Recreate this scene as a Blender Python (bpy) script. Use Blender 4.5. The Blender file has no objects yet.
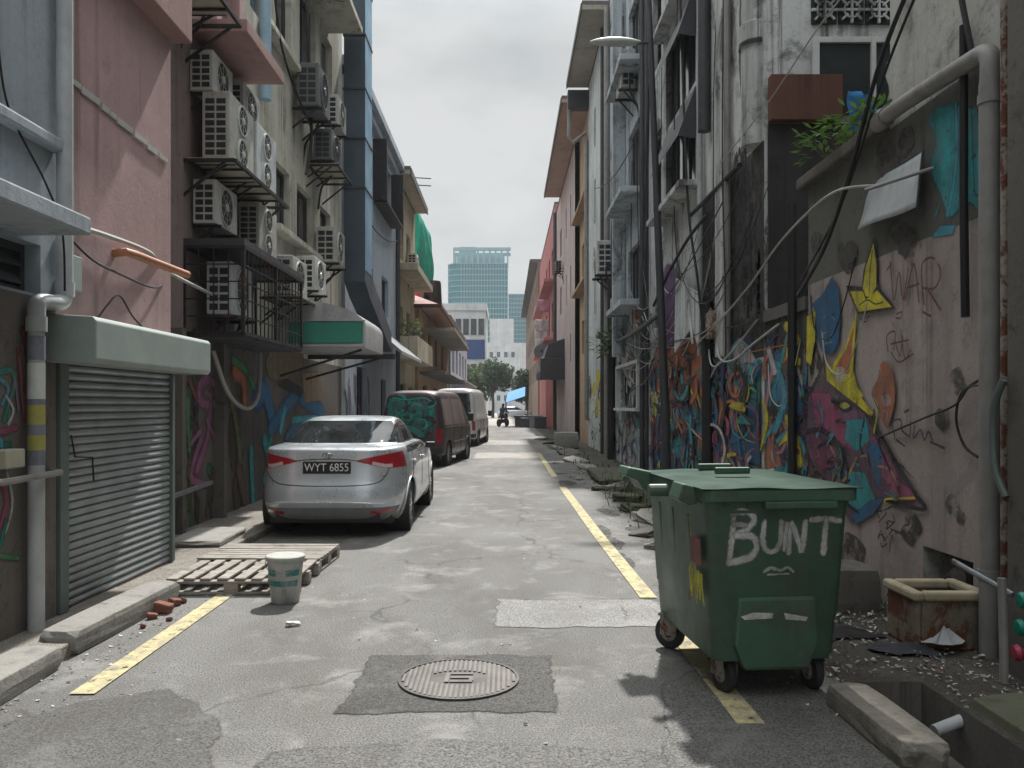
import bpy, bmesh, math, random
import numpy as np
from mathutils import Vector, Matrix, Euler
R = random.Random(11)
SC = bpy.context.scene
COL = SC.collection
PI = math.pi
# survey of the street: eye height, and lines of sight used to measure where things stand
F, CX, CY, H = 820.0, 507.0, 405.0, 1.6
def G(px, py, z=0.0):
    Y = (H - z) * F / (py - CY); return ((px - CX) * Y / F, Y)
def WP(px, py, X):
    Y = F * X / (px - CX); return (Y, H + (CY - py) * Y / F)
def FP(px, py, Y):
    return ((px - CX) * Y / F, H + (CY - py) * Y / F)

# ------------------------------------------------------------------ mesh helper
class MB:
    def __init__(s): s.v = []; s.f = []; s.m = []
    def add(s, vs, fs, m=0):
        o = len(s.v); s.v += [tuple(v) for v in vs]
        for f in fs: s.f.append([i + o for i in f]); s.m.append(m)
        return s
    def box(s, x0, x1, y0, y1, z0, z1, m=0):
        vs = [(x0,y0,z0),(x1,y0,z0),(x1,y1,z0),(x0,y1,z0),(x0,y0,z1),(x1,y0,z1),(x1,y1,z1),(x0,y1,z1)]
        return s.add(vs, [(0,3,2,1),(4,5,6,7),(0,1,5,4),(1,2,6,5),(2,3,7,6),(3,0,4,7)], m)
    def obox(s, c, size, rot=(0,0,0), m=0):
        M = Euler(rot).to_matrix(); a, b, d = [q / 2 for q in size]; C = Vector(c)
        vs = [C + M @ Vector(p) for p in [(-a,-b,-d),(a,-b,-d),(a,b,-d),(-a,b,-d),(-a,-b,d),(a,-b,d),(a,b,d),(-a,b,d)]]
        return s.add(vs, [(0,3,2,1),(4,5,6,7),(0,1,5,4),(1,2,6,5),(2,3,7,6),(3,0,4,7)], m)
    def bar(s, p, q, w, h=None, m=0):
        p, q = Vector(p), Vector(q); d = q - p; L = d.length
        if L < 1e-6: return s
        h = h or w
        M = d.to_track_quat('Z', 'Y').to_matrix()
        vs = []
        for z in (0, L):
            for a, b in ((-w/2,-h/2),(w/2,-h/2),(w/2,h/2),(-w/2,h/2)): vs.append(p + M @ Vector((a, b, z)))
        return s.add(vs, [(0,3,2,1),(4,5,6,7),(0,1,5,4),(1,2,6,5),(2,3,7,6),(3,0,4,7)], m)
    def prism(s, poly, axis, a, b, m=0):
        def P(u, v, w): return {'x': (w, u, v), 'y': (u, w, v), 'z': (u, v, w)}[axis]
        n = len(poly); vs = [P(u, v, a) for u, v in poly] + [P(u, v, b) for u, v in poly]
        fs = [tuple(range(n))[::-1], tuple(range(n, 2*n))] + [(i, (i+1) % n, n + (i+1) % n, n + i) for i in range(n)]
        return s.add(vs, fs, m)
    def tube(s, pts, r, n=8, m=0, radii=None):
        pts = [Vector(p) for p in pts]; k = len(pts); vs = []; prev = None
        for i, p in enumerate(pts):
            d = (pts[min(i+1, k-1)] - pts[max(i-1, 0)]).normalized()
            if prev is None:
                u = d.cross(Vector((0,0,1)));
                if u.length < 1e-3: u = d.cross(Vector((1,0,0)))
                u.normalize()
            else:
                u = prev - d * prev.dot(d)
                if u.length < 1e-4: u = d.orthogonal()
                u.normalize()
            prev = u; w = d.cross(u); rr = radii[i] if radii else r
            for j in range(n):
                a = 2*PI*j/n; vs.append(p + (u*math.cos(a) + w*math.sin(a))*rr)
        fs = [(i*n+j, i*n+(j+1) % n, (i+1)*n+(j+1) % n, (i+1)*n+j) for i in range(k-1) for j in range(n)]
        fs += [tuple(range(n))[::-1], tuple(range((k-1)*n, k*n))]
        return s.add(vs, fs, m)
    def lathe(s, prof, c=(0,0,0), n=24, axis='z', m=0, cap=False):
        vs = []
        for r, z in prof:
            for j in range(n):
                a = 2*PI*j/n; x, y = r*math.cos(a), r*math.sin(a)
                p = {'z': (x, y, z), 'x': (z, x, y), 'y': (x, z, y)}[axis]
                vs.append((p[0]+c[0], p[1]+c[1], p[2]+c[2]))
        k = len(prof)
        fs = [(i*n+j, i*n+(j+1) % n, (i+1)*n+(j+1) % n, (i+1)*n+j) for i in range(k-1) for j in range(n)]
        if cap and prof[0][0] > 1e-5: fs.append(tuple(range(n))[::-1])
        if cap and prof[-1][0] > 1e-5: fs.append(tuple(range((k-1)*n, k*n)))
        return s.add(vs, fs, m)
    def build(s, name, mats, parent=None, smooth=False, bev=0.0, world=True, fix=True, seg=2):
        me = bpy.data.meshes.new(name)
        me.from_pydata(s.v, [], s.f); me.update()
        if not isinstance(mats, (list, tuple)): mats = [mats]
        for m in mats: me.materials.append(m)
        me.polygons.foreach_set('material_index', s.m)
        if fix:
            bm = bmesh.new(); bm.from_mesh(me); bmesh.ops.remove_doubles(bm, verts=bm.verts, dist=1e-6)
            bmesh.ops.recalc_face_normals(bm, faces=bm.faces); bm.to_mesh(me); bm.free()
        if smooth:
            me.polygons.foreach_set('use_smooth', [True]*len(me.polygons))
            try: me.set_sharp_from_angle(angle=math.radians(40))
            except Exception: pass
        o = bpy.data.objects.new(name, me); COL.objects.link(o)
        if bev:
            b = o.modifiers.new('edge', 'BEVEL'); b.width = bev; b.segments = seg; b.limit_method = 'ANGLE'; b.angle_limit = 0.6
        if parent is not None:
            o.parent = parent
            if world:
                c = Vector((0,0,0)); p = parent
                while p is not None: c += p.location; p = p.parent
                o.location = -c
        return o

def tag(o, label=None, cat=None, group=None, kind=None):
    if label: o['label'] = label
    if cat: o['category'] = cat
    if group: o['group'] = group
    if kind: o['kind'] = kind
    return o
def thing(name, label, cat, loc=(0,0,0), group=None):
    o = bpy.data.objects.new(name, None); COL.objects.link(o); o.location = loc; o.empty_display_size = .2
    return tag(o, label, cat, group)
def dup(o, parent=None, **kw):
    c = o.copy(); COL.objects.link(c)
    if parent is not None: c.parent = parent
    for ch in list(o.children): dup(ch, c)
    return c
def cr(pts, k=6, closed=False):
    P = [Vector(p) for p in pts]; n = len(P); out = []
    rng = n if closed else n-1
    for i in range(rng):
        g = (lambda j: P[j % n]) if closed else (lambda j: P[max(0, min(n-1, j))])
        a, b, c, d = g(i-1), g(i), g(i+1), g(i+2)
        for q in range(k):
            t = q/k
            out.append(0.5*((2*b) + (c-a)*t + (2*a-5*b+4*c-d)*t*t + (3*b-a-3*c+d)*t**3))
    if not closed: out.append(P[-1])
    return out

# ------------------------------------------------------------------ materials
class NT:
    def __init__(s, name):
        s.mat = bpy.data.materials.new(name); s.mat.use_nodes = True
        s.t = s.mat.node_tree; s.t.nodes.clear()
        s.out = s.t.nodes.new('ShaderNodeOutputMaterial'); s.b = s.t.nodes.new('ShaderNodeBsdfPrincipled')
        s.t.links.new(s.b.outputs[0], s.out.inputs[0])
    def n(s, typ, ins=None, **props):
        x = s.t.nodes.new(typ)
        for k, v in props.items(): setattr(x, k, v)
        for k, v in (ins or {}).items():
            if hasattr(v, 'is_linked'): s.t.links.new(v, x.inputs[k])
            else: x.inputs[k].default_value = v
        return x
    def link(s, a, b): s.t.links.new(a, b)
    def set(s, **kw):
        for k, v in kw.items():
            k = {'rough': 'Roughness', 'metal': 'Metallic', 'spec': 'Specular IOR Level', 'coat': 'Coat Weight', 'color': 'Base Color', 'normal': 'Normal', 'alpha': 'Alpha', 'trans': 'Transmission Weight'}.get(k, k)
            if hasattr(v, 'is_linked'): s.t.links.new(v, s.b.inputs[k])
            else: s.b.inputs[k].default_value = v
    def pos(s, obj=False):
        return s.n('ShaderNodeTexCoord').outputs['Object'] if obj else s.n('ShaderNodeNewGeometry').outputs['Position']
    def noise(s, vec, scale, detail=5, rough=.6, dist=0, sc3=None):
        if sc3: vec = s.n('ShaderNodeMapping', {'Vector': vec, 'Scale': sc3}).outputs[0]
        return s.n('ShaderNodeTexNoise', {'Vector': vec, 'Scale': scale, 'Detail': detail, 'Roughness': rough, 'Distortion': dist}).outputs['Fac']
    def ramp(s, fac, a, b, va=0., vb=1.):
        return s.n('ShaderNodeMapRange', {'Value': fac, 'From Min': a, 'From Max': b, 'To Min': va, 'To Max': vb}).outputs[0]
    def mix(s, fac, a, b, mode='MIX'):
        x = s.t.nodes.new('ShaderNodeMix'); x.data_type = 'RGBA'; x.blend_type = mode
        for key, v in ((0, fac), (6, a), (7, b)):
            if hasattr(v, 'is_linked'): s.t.links.new(v, x.inputs[key])
            else: x.inputs[key].default_value = v if key == 0 else (*v[:3], 1)
        return x.outputs[2]
    def bump(s, h, st=.3, d=.01):
        return s.n('ShaderNodeBump', {'Height': h, 'Strength': st, 'Distance': d}).outputs[0]
    def math(s, op, a, b=0.):
        return s.n('ShaderNodeMath', {0: a, 1: b}, operation=op).outputs[0]

def sc(c, k): return tuple(min(1, x*k) for x in c)
def plaster(name, base, dirt=(.08,.075,.065), streak=.55, blotch=.35, peel=None, mold=0., seed=0., rough=.9, bump=.35):
    t = NT(name); p = t.pos()
    if seed: p = t.n('ShaderNodeVectorMath', {0: p, 1: (seed*3.1, seed*7.7, seed*1.3)}).outputs[0]
    big = t.noise(p, .55, 6, .6); c = t.mix(t.ramp(big, .35, .65), base, sc(base, .78))
    st = t.noise(p, 1.0, 7, .65, sc3=(2.2, 2.2, .16)); st2 = t.noise(p, 1.0, 5, .6, sc3=(9, 9, .35))
    sf = t.math('MULTIPLY', t.ramp(st, .48, .72, 0, streak), t.ramp(st2, .3, .65, .35, 1))
    c = t.mix(sf, c, dirt)
    bl = t.noise(p, 1.9, 9, .68, .4); c = t.mix(t.ramp(bl, .56, .7, 0, blotch), c, dirt)
    if peel:
        pe = t.noise(t.n('ShaderNodeVectorMath', {0: p, 1: (9, 4, 2)}).outputs[0], 1.5, 9, .7, .6)
        c = t.mix(t.ramp(pe, .585, .615, 0, .85), c, peel)
    if mold:
        mo = t.noise(t.n('ShaderNodeVectorMath', {0: p, 1: (3, 14, 5)}).outputs[0], .9, 10, .72, .5)
        c = t.mix(t.ramp(mo, .62 - .3*mold, .72 - .28*mold, 0, .92), c, (.02, .02, .019))
    dr = t.noise(p, 1.0, 8, .7, .2, sc3=(4.5, 4.5, .11)); dm = t.math('MULTIPLY', t.ramp(dr, .54, .64, 0, min(1, streak*1.25)), t.ramp(t.noise(p, .8, 6, .65), .40, .58))
    c = t.mix(dm, c, sc(dirt, .45))
    gr = t.noise(p, 6.5, 9, .78, .3); c = t.mix(t.ramp(gr, .55, .70, 0, min(.8, blotch*1.3)), c, sc(dirt, .6))
    lt = t.noise(t.n('ShaderNodeVectorMath', {0: p, 1: (21, 8, 13)}).outputs[0], 3.2, 9, .75, .3); c = t.mix(t.ramp(lt, .58, .68, 0, .35), c, sc(base, 1.3))
    fine = t.noise(p, 38, 4, .7); c = t.mix(t.ramp(fine, .3, .7, 0, .35), c, sc(base, .5))
    t.set(color=c, rough=rough, spec=.25)
    hb = t.math('ADD', t.math('MULTIPLY', fine, .35), t.math('MULTIPLY', bl, 1.0))
    t.set(normal=t.bump(hb, bump, .02)); return t.mat
def simple(name, col, rough=.6, metal=0., var=.25, scale=6., rust=0., coat=0., spec=.4, obj=True, grime=.25, dirt=(.06,.05,.04), bump=.1):
    t = NT(name); p = t.pos(obj)
    n1 = t.noise(p, scale, 6, .65); c = t.mix(t.ramp(n1, .3, .7), col, sc(col, 1-var))
    if grime:
        g = t.noise(p, scale*.45, 8, .7, .3, sc3=(1, 1, .5)); c = t.mix(t.ramp(g, .5, .72, 0, grime), c, dirt)
    if rust:
        r = t.noise(p, scale*.8, 9, .75, .5); rc = t.mix(t.noise(p, scale*5), (.16,.05,.02), (.05,.02,.012))
        c = t.mix(t.ramp(r, .62-.25*rust, .68-.22*rust), c, rc)
    t.set(color=c, rough=t.ramp(n1, .3, .7, max(.05, rough-.08), min(1, rough+.1)), metal=metal, coat=coat, spec=spec)
    if bump: t.set(normal=t.bump(t.noise(p, scale*4, 4), bump, .006))
    return t.mat

M = {}
M['gray_wall'] = plaster('gray_wall', (.38,.43,.465), streak=.45, blotch=.25, seed=1)
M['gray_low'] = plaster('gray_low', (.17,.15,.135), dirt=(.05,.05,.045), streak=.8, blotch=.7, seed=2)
M['pink_wall'] = plaster('pink_wall', (.46,.315,.305), dirt=(.17,.13,.125), streak=.4, blotch=.3, seed=3)
M['pink_bright'] = plaster('pink_bright', (.37,.235,.215), dirt=(.2,.12,.1), streak=.3, blotch=.3, seed=4)
M['cream'] = plaster('cream', (.68,.66,.56), dirt=(.10,.09,.07), streak=.75, blotch=.5, seed=5)
M['bluegray'] = plaster('bluegray', (.48,.53,.60), dirt=(.14,.15,.16), streak=.55, blotch=.35, seed=6)
M['cream_far'] = plaster('cream_far', (.50,.44,.33), dirt=(.13,.1,.08), streak=.75, blotch=.45, seed=7)
M['tan'] = plaster('tan', (.46,.33,.22), dirt=(.12,.09,.07), streak=.6, blotch=.4, seed=8)
M['r_near'] = plaster('r_near', (.43,.365,.345), dirt=(.11,.095,.085), streak=.6, blotch=.42, seed=9, peel=(.27,.255,.245))
M['r_up'] = plaster('r_up', (.50,.50,.46), dirt=(.09,.09,.08), streak=.8, blotch=.7, peel=(.26,.26,.25), seed=10, mold=.22)
M['r_white'] = plaster('r_white', (.60,.62,.605), dirt=(.055,.055,.052), streak=.95, blotch=.75, seed=11, mold=.34)
M['r_black'] = plaster('r_black', (.30,.29,.265), dirt=(.03,.03,.028), streak=.9, blotch=.8, seed=12, mold=.5)
M['r_blue'] = plaster('r_blue', (.52,.57,.60), dirt=(.05,.054,.056), streak=.95, blotch=.7, seed=13, mold=.24)
M['r_pale'] = plaster('r_pale', (.60,.64,.63), dirt=(.08,.08,.075), streak=.85, blotch=.5, seed=14)
M['r_rose'] = plaster('r_rose', (.50,.42,.41), dirt=(.14,.11,.1), streak=.6, blotch=.4, seed=15)
M['r_red'] = plaster('r_red', (.50,.20,.19), dirt=(.16,.08,.08), streak=.5, blotch=.35, seed=16)
M['brown_b'] = plaster('brown_b', (.30,.22,.17), dirt=(.07,.06,.05), streak=.6, blotch=.4, seed=17)
M['white_far'] = plaster('white_far', (.60,.62,.63), dirt=(.25,.26,.27), streak=.4, blotch=.25, seed=18)
M['eave_tan'] = plaster('eave_tan', (.40,.37,.32), dirt=(.12,.11,.1), streak=.2, blotch=.5, seed=19)
M['eave_pink'] = plaster('eave_pink', (.42,.31,.27), dirt=(.15,.1,.08), streak=.2, blotch=.5, seed=20)
M['concrete'] = plaster('concrete', (.31,.30,.275), dirt=(.09,.085,.075), streak=.3, blotch=.6, seed=21, bump=.6)
M['kerb_brown'] = plaster('kerb_brown', (.27,.25,.215), dirt=(.07,.06,.045), streak=.3, blotch=.7, seed=41, bump=.8)
M['concrete_dark'] = plaster('concrete_dark', (.15,.14,.125), dirt=(.035,.035,.03), streak=.4, blotch=.8, seed=22, bump=.6)
M['mossy'] = plaster('mossy', (.12,.125,.085), dirt=(.05,.05,.04), streak=.3, blotch=.7, seed=23, bump=.6)
M['brick'] = plaster('brick', (.24,.105,.075), dirt=(.1,.06,.05), streak=.1, blotch=.5, seed=24)
M['redbrown'] = plaster('redbrown', (.14,.066,.048), dirt=(.1,.045,.035), streak=.5, blotch=.3, seed=25)
M['roof'] = simple('roof', (.11,.105,.10), .85, scale=2, obj=False)
M['roof_red'] = simple('roof_red', (.42,.25,.22), .8, scale=4, obj=False)
M['dark_void'] = simple('dark_void', (.018,.018,.018), .9, grime=0)
M['black_iron'] = simple('black_iron', (.022,.022,.024), .55, .3, rust=.25)
M['lamp_pole'] = simple('lamp_pole', (.055,.06,.065), .5, .2, rust=.15, scale=3, obj=False)
M['dark_metal'] = simple('dark_metal', (.06,.062,.07), .5, .3, rust=.12)
M['gray_metal'] = simple('gray_metal', (.30,.315,.33), .45, .5, rust=.05)
M['shutter'] = simple('shutter', (.36,.39,.40), .5, .35, grime=.35, scale=3, obj=False)
M['shutter_box'] = simple('shutter_box', (.32,.375,.35), .55, .1, grime=.3, scale=2, obj=False)
M['shutter_post'] = simple('shutter_post', (.13,.165,.15), .6, .1, grime=.3, scale=2)
M['white_plastic'] = simple('white_plastic', (.60,.62,.60), .45, grime=.35, scale=5)
M['ac_side'] = simple('ac_side', (.50,.50,.46), .5, grime=.4, scale=5)
M['ac_dark'] = simple('ac_dark', (.13,.135,.14), .5, grime=.4, scale=5)
M['beige'] = simple('beige', (.45,.42,.33), .8, grime=.35, scale=4)
M['slot'] = simple('slot', (.02,.022,.024), .7, grime=0)
M['pvc'] = simple('pvc', (.44,.46,.47), .4, grime=.3, scale=4, obj=False)
M['pvc_gray'] = simple('pvc_gray', (.26,.25,.235), .5, grime=.5, scale=5, obj=False)
M['blue_pipe'] = simple('blue_pipe', (.30,.46,.58), .4, grime=.15)
M['orange_pipe'] = simple('orange_pipe', (.42,.17,.09), .5, grime=.35)
M['rusty'] = simple('rusty', (.30,.27,.23), .8, rust=.6, scale=9)
M['duct'] = simple('duct', (.085,.115,.145), .4, .45, grime=.2, scale=2, obj=False)
M['duct_edge'] = simple('duct_edge', (.17,.40,.58), .35, .3, grime=.15, scale=2, obj=False)
M['steel'] = simple('steel', (.52,.53,.53), .32, .4, grime=.6, scale=3)
M['green_tarp'] = simple('green_tarp', (.035,.24,.17), .6, grime=.8, scale=3)
M['green_net'] = simple('green_net', (.01,.30,.20), .8, grime=.1, scale=3)
M['cable'] = simple('cable', (.015,.015,.016), .5, grime=0)
M['cable_pale'] = simple('cable_pale', (.42,.42,.39), .5, grime=.2)
M['yellow_paint'] = None
M['wood'] = None
M['rubber'] = simple('rubber', (.018,.018,.018), .75, grime=.3, dirt=(.08,.075,.07), scale=12)
M['binrubber'] = simple('binrubber', (.03,.03,.03), .6, grime=.4, dirt=(.1,.09,.08), scale=14)
M['bin_green'] = None
M['blue_tarp'] = simple('blue_tarp', (.02,.22,.62), .5, grime=.1)
M['bucket'] = simple('bucket', (.44,.44,.41), .5, grime=.85, scale=9)
M['bucket_teal'] = simple('bucket_teal', (.03,.20,.19), .5, grime=.9, scale=22, dirt=(.35,.35,.33))
M['foam'] = simple('foam', (.23,.195,.14), .85, rust=.6, grime=1.0, scale=6, dirt=(.03,.022,.016), bump=.6, var=.5)
M['sheet'] = simple('sheet', (.45,.48,.49), .55, grime=.35, scale=5)
M['knob_green'] = simple('knob_green', (.0,.24,.17), .4)
M['knob_red'] = simple('knob_red', (.40,.03,.07), .4)
M['red_panel'] = simple('red_panel', (.40,.05,.06), .6)
M['chrome'] = simple('chrome', (.6,.6,.6), .2, .9, grime=.1)
M['silver'] = simple('silver', (.53,.565,.60), .3, .5, var=.03, coat=.9, grime=0, scale=3, bump=0)
M['maroon'] = simple('maroon', (.062,.042,.043), .45, .2, coat=.2, grime=.5, dirt=(.16,.12,.11), scale=2.5, bump=0)
M['white_car'] = simple('white_car', (.60,.61,.60), .35, coat=.5, grime=.15, bump=0)
M['car_black'] = simple('car_black', (.02,.02,.02), .5, grime=.2)
M['red_lamp'] = simple('red_lamp', (.36,.012,.022), .12, coat=1, grime=0, bump=0)
M['clear_lamp'] = simple('clear_lamp', (.62,.50,.50), .15, coat=1, grime=0, bump=0)
M['plate'] = simple('plate', (.012,.013,.013), .4, grime=.1)
M['plate_letter'] = simple('plate_letter', (.72,.73,.72), .5, grime=.1)
M['valance'] = simple('valance', (.20,.205,.20), .5, grime=.3)
M['skin'] = simple('skin', (.30,.17,.11), .6, grime=0)
M['cloth_dark'] = simple('cloth_dark', (.03,.032,.04), .9)
M['cloth_white'] = simple('cloth_white', (.55,.55,.55), .9)
M['cloth_pink'] = simple('cloth_pink', (.55,.28,.36), .9)
M['cloth_blue'] = simple('cloth_blue', (.02,.16,.40), .8)
M['trunk'] = simple('trunk', (.10,.075,.05), .95, scale=8, bump=.6)
def glass(name, col, rough=.08):
    t = NT(name); p = t.pos()
    n = t.noise(p, 1.7, 3); t.set(color=t.mix(t.ramp(n, .35, .65), col, sc(col, .5)), rough=rough, spec=.6)
    t.set(normal=t.bump(t.noise(p, 2.2, 2), .05, .05)); return t.mat
M['glass'] = glass('glass', (.035,.042,.045)); M['glass_blue'] = glass('glass_blue', (.10,.15,.18), .15)
M['car_glass'] = glass('car_glass', (.022,.026,.028), .05)
M['tower_glass'] = simple('tower_glass', (.03,.185,.23), .55, spec=.25, grime=.1, scale=.2, obj=False, bump=0)
def yellow():
    t = NT('yellow_paint'); p = t.pos()
    w = t.noise(p, 9, 9, .75); c = t.mix(t.ramp(w, .40, .60), (.54,.47,.25), (.28,.26,.19))
    sp = t.noise(p, 70, 3); c = t.mix(t.ramp(sp, .5, .7, 0, .4), c, (.2,.18,.14))
    tr = t.n('ShaderNodeBsdfTransparent'); mx = t.n('ShaderNodeMixShader')
    t.link(t.ramp(t.noise(p, 11, 9, .8), .56, .62), mx.inputs[0]); t.link(t.b.outputs[0], mx.inputs[1]); t.link(tr.outputs[0], mx.inputs[2]); t.link(mx.outputs[0], t.out.inputs[0])
    t.set(color=c, rough=.8, spec=.2, normal=t.bump(sp, .4, .008)); return t.mat
M['yellow_paint'] = yellow()
def asphalt(name, base, light=(.27,.26,.245), crack=True, seed=0., big=.45, soft=False):
    t = NT(name); p = t.pos()
    if seed: p = t.n('ShaderNodeVectorMath', {0: p, 1: (seed*5, seed*3, 0)}).outputs[0]
    sp = t.noise(p, 95, 3, .8); sp2 = t.noise(p, 38, 4, .75)
    c = t.mix(t.ramp(sp, .36, .64), sc(base, .2), sc(base, 1.9))
    c = t.mix(t.ramp(sp2, .58, .72, 0, .6), c, light)
    b1 = t.noise(p, .5, 8, .62, .4, sc3=(1, .45, 1)); c = t.mix(t.ramp(b1, .42, .62, 0, big), c, sc(base, .5)); b3 = t.noise(p, 1.1, 9, .75, .2, sc3=(1, .5, 1)); c = t.mix(t.ramp(b3, .48, .62, 0, big), c, (base[0]*.62, base[1]*.56, base[2]*.5))
    b2 = t.noise(p, 1.7, 8, .7, .3); c = t.mix(t.ramp(b2, .53, .66, 0, .5), c, light)
    h = sp
    if crack:
        wv = t.n('ShaderNodeVectorMath', {0: p, 1: t.n('ShaderNodeVectorMath', {0: t.n('ShaderNodeTexNoise', {'Vector': p, 'Scale': 2.5, 'Detail': 6.}).outputs['Color'], 1: (.5,.5,.5)}, operation='MULTIPLY').outputs[0]}).outputs[0]
        vo = t.n('ShaderNodeTexVoronoi', {'Vector': wv, 'Scale': .55}, feature='DISTANCE_TO_EDGE').outputs['Distance']
        cm = t.math('MULTIPLY', t.ramp(vo, .004, .013, 1, 0), t.ramp(t.noise(p, .8, 3), .46, .56))
        c = t.mix(t.math('MULTIPLY', cm, .45), c, (.03,.028,.025))
        st = t.noise(p, 1.2, 6, .6, .6); c = t.mix(t.ramp(st, .66, .70, 0, .55), c, (.045,.042,.04))
    t.set(color=c, rough=t.ramp(b1, .3, .7, .75, .95), spec=.3, normal=t.bump(t.math('ADD', sp, t.math('MULTIPLY', sp2, 1.5)), .55, .012))
    if soft:
        al = t.n('ShaderNodeVertexColor', layer_name='Col').outputs['Alpha']; tr = t.n('ShaderNodeBsdfTransparent'); mx = t.n('ShaderNodeMixShader')
        e = t.math('ADD', al, t.math('MULTIPLY', t.noise(t.pos(), 9, 9, .8), 1.1)); t.link(t.ramp(e, .78, .98, 1, 0), mx.inputs[0]); t.link(t.b.outputs[0], mx.inputs[1]); t.link(tr.outputs[0], mx.inputs[2]); t.link(mx.outputs[0], t.out.inputs[0])
    return t.mat
M['asphalt'] = asphalt('asphalt', (.150,.148,.140), light=(.31,.305,.29))
M['soft_dark'] = asphalt('soft_dark', (.070,.068,.064), crack=False, light=(.20,.195,.185), seed=3, soft=True); M['soft_mid'] = asphalt('soft_mid', (.122,.120,.114), crack=False, light=(.2,.2,.19), seed=5, soft=True); M['soft_pale'] = asphalt('soft_pale', (.25,.25,.24), crack=True, light=(.36,.355,.34), seed=7, big=.4, soft=True)
M['asphalt_dark'] = asphalt('asphalt_dark', (.075,.073,.068), crack=False, light=(.15,.145,.13), seed=3)
M['asphalt_new'] = asphalt('asphalt_new', (.115,.112,.106), crack=False, seed=5)
M['patch'] = asphalt('patch', (.28,.27,.25), light=(.40,.38,.35), crack=True, seed=7, big=.3)
M['dirt'] = asphalt('dirt', (.055,.049,.041), light=(.15,.135,.115), crack=False, seed=9)
M['pave'] = asphalt('pave', (.20,.185,.16), light=(.3,.28,.25), crack=True, seed=11)
def wood():
    t = NT('wood'); p = t.pos(True)
    a = t.noise(p, 3, 7, .7, .6, sc3=(1.2, 6, 6)); b = t.noise(p, 5, 5, .6)
    c = t.mix(t.ramp(a, .3, .7), (.37,.345,.31), (.16,.14,.12)); c = t.mix(t.ramp(b, .55, .7, 0, .6), c, (.08,.06,.05))
    t.set(color=c, rough=.85, spec=.2, normal=t.bump(a, .4, .01)); return t.mat
M['wood'] = wood()
def bing():
    t = NT('bin_green'); p = t.pos(True)
    n1 = t.noise(p, 2.2, 7, .65); c = t.mix(t.ramp(n1, .35, .65), (.058,.128,.086), (.040,.088,.060))
    sc_ = t.noise(p, 14, 6, .7, 1.2, sc3=(1, 1, .25)); c = t.mix(t.ramp(sc_, .6, .72, 0, .5), c, (.10,.15,.115))
    w2 = t.noise(p, 1.3, 9, .7, .6); c = t.mix(t.ramp(w2, .52, .66, 0, .6), c, (.085,.135,.105)); d = t.noise(p, 3.5, 9, .75, .4); c = t.mix(t.ramp(d, .50, .66, 0, .75), c, (.055,.052,.042)); e_ = t.noise(p, 2.0, 8, .7, .3, sc3=(5, 5, .5)); c = t.mix(t.ramp(e_, .52, .68, 0, .5), c, (.09,.10,.085))
    t.set(color=c, rough=t.ramp(n1, .3, .7, .38, .6), spec=.45, normal=t.bump(t.noise(p, 60, 3), .12, .004)); return t.mat
M['bin_green'] = bing(); M['bin_lid'] = simple('bin_lid', (.022,.055,.038), .75, grime=.6, scale=4, dirt=(.045,.05,.04), spec=.15)
def paintmat(name, wear=.60, wscale=8, edge=.07, rough=.8, soft=.7):
    t = NT(name); p = t.pos()
    vc = t.n('ShaderNodeVertexColor', layer_name='Col'); a = vc.outputs['Color']; al = vc.outputs['Alpha']
    n1 = t.noise(p, 7, 7, .7); n2 = t.noise(p, 60, 3)
    dv = t.noise(p, 1.0, 7, .7, .2, sc3=(6, 6, .35)); n4 = t.noise(p, 2.6, 8, .7)
    c = t.mix(t.ramp(n1, .35, .7, 0, .62), a, (.05,.045,.045)); c = t.mix(t.ramp(n2, .45, .75, 0, .4), c, (.13,.12,.115)); c = t.mix(t.ramp(dv, .5, .68, 0, .6), c, (.035,.032,.032)); c = t.mix(t.ramp(n4, .5, .66, 0, .35), c, (.17,.15,.145))
    t.set(normal=t.bump(t.math('ADD', n2, n1), .35, .01))
    t.set(color=c, rough=rough, spec=.3)
    tr = t.n('ShaderNodeBsdfTransparent'); mx = t.n('ShaderNodeMixShader')
    worn = t.ramp(t.noise(p, wscale, 8, .75), wear, wear+edge); rim = t.ramp(t.math('ADD', al, t.math('MULTIPLY', t.noise(p, 26, 4, .7), soft)), soft*.62, soft*.62+.5, 1, 0)
    t.link(t.math('MAXIMUM', worn, rim), mx.inputs[0]); t.link(t.b.outputs[0], mx.inputs[1]); t.link(tr.outputs[0], mx.inputs[2]); t.link(mx.outputs[0], t.out.inputs[0])
    return t.mat
M['paint'] = paintmat('paint'); M['mold'] = paintmat('mold', .46, 4.5, .12); M['spray'] = paintmat('spray', .64, 22, .2, soft=1.2)
def leafmat(name, a, b):
    t = NT(name); i = t.n('ShaderNodeNewGeometry').outputs['Random Per Island']
    t.set(color=t.mix(i, a, b), rough=.6, spec=.3)
    tl = t.n('ShaderNodeBsdfTranslucent'); t.link(t.mix(i, a, b), tl.inputs[0])
    mx = t.n('ShaderNodeMixShader', {0: .3}); t.link(t.b.outputs[0], mx.inputs[1]); t.link(tl.outputs[0], mx.inputs[2]); t.link(mx.outputs[0], t.out.inputs[0]); return t.mat
M['leaf'] = leafmat('leaf', (.035,.075,.025), (.09,.14,.045)); M['leaf_dark'] = leafmat('leaf_dark', (.03,.06,.03), (.06,.11,.045)); M['leaf_bright'] = leafmat('leaf_bright', (.06,.16,.03), (.15,.24,.06))

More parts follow.
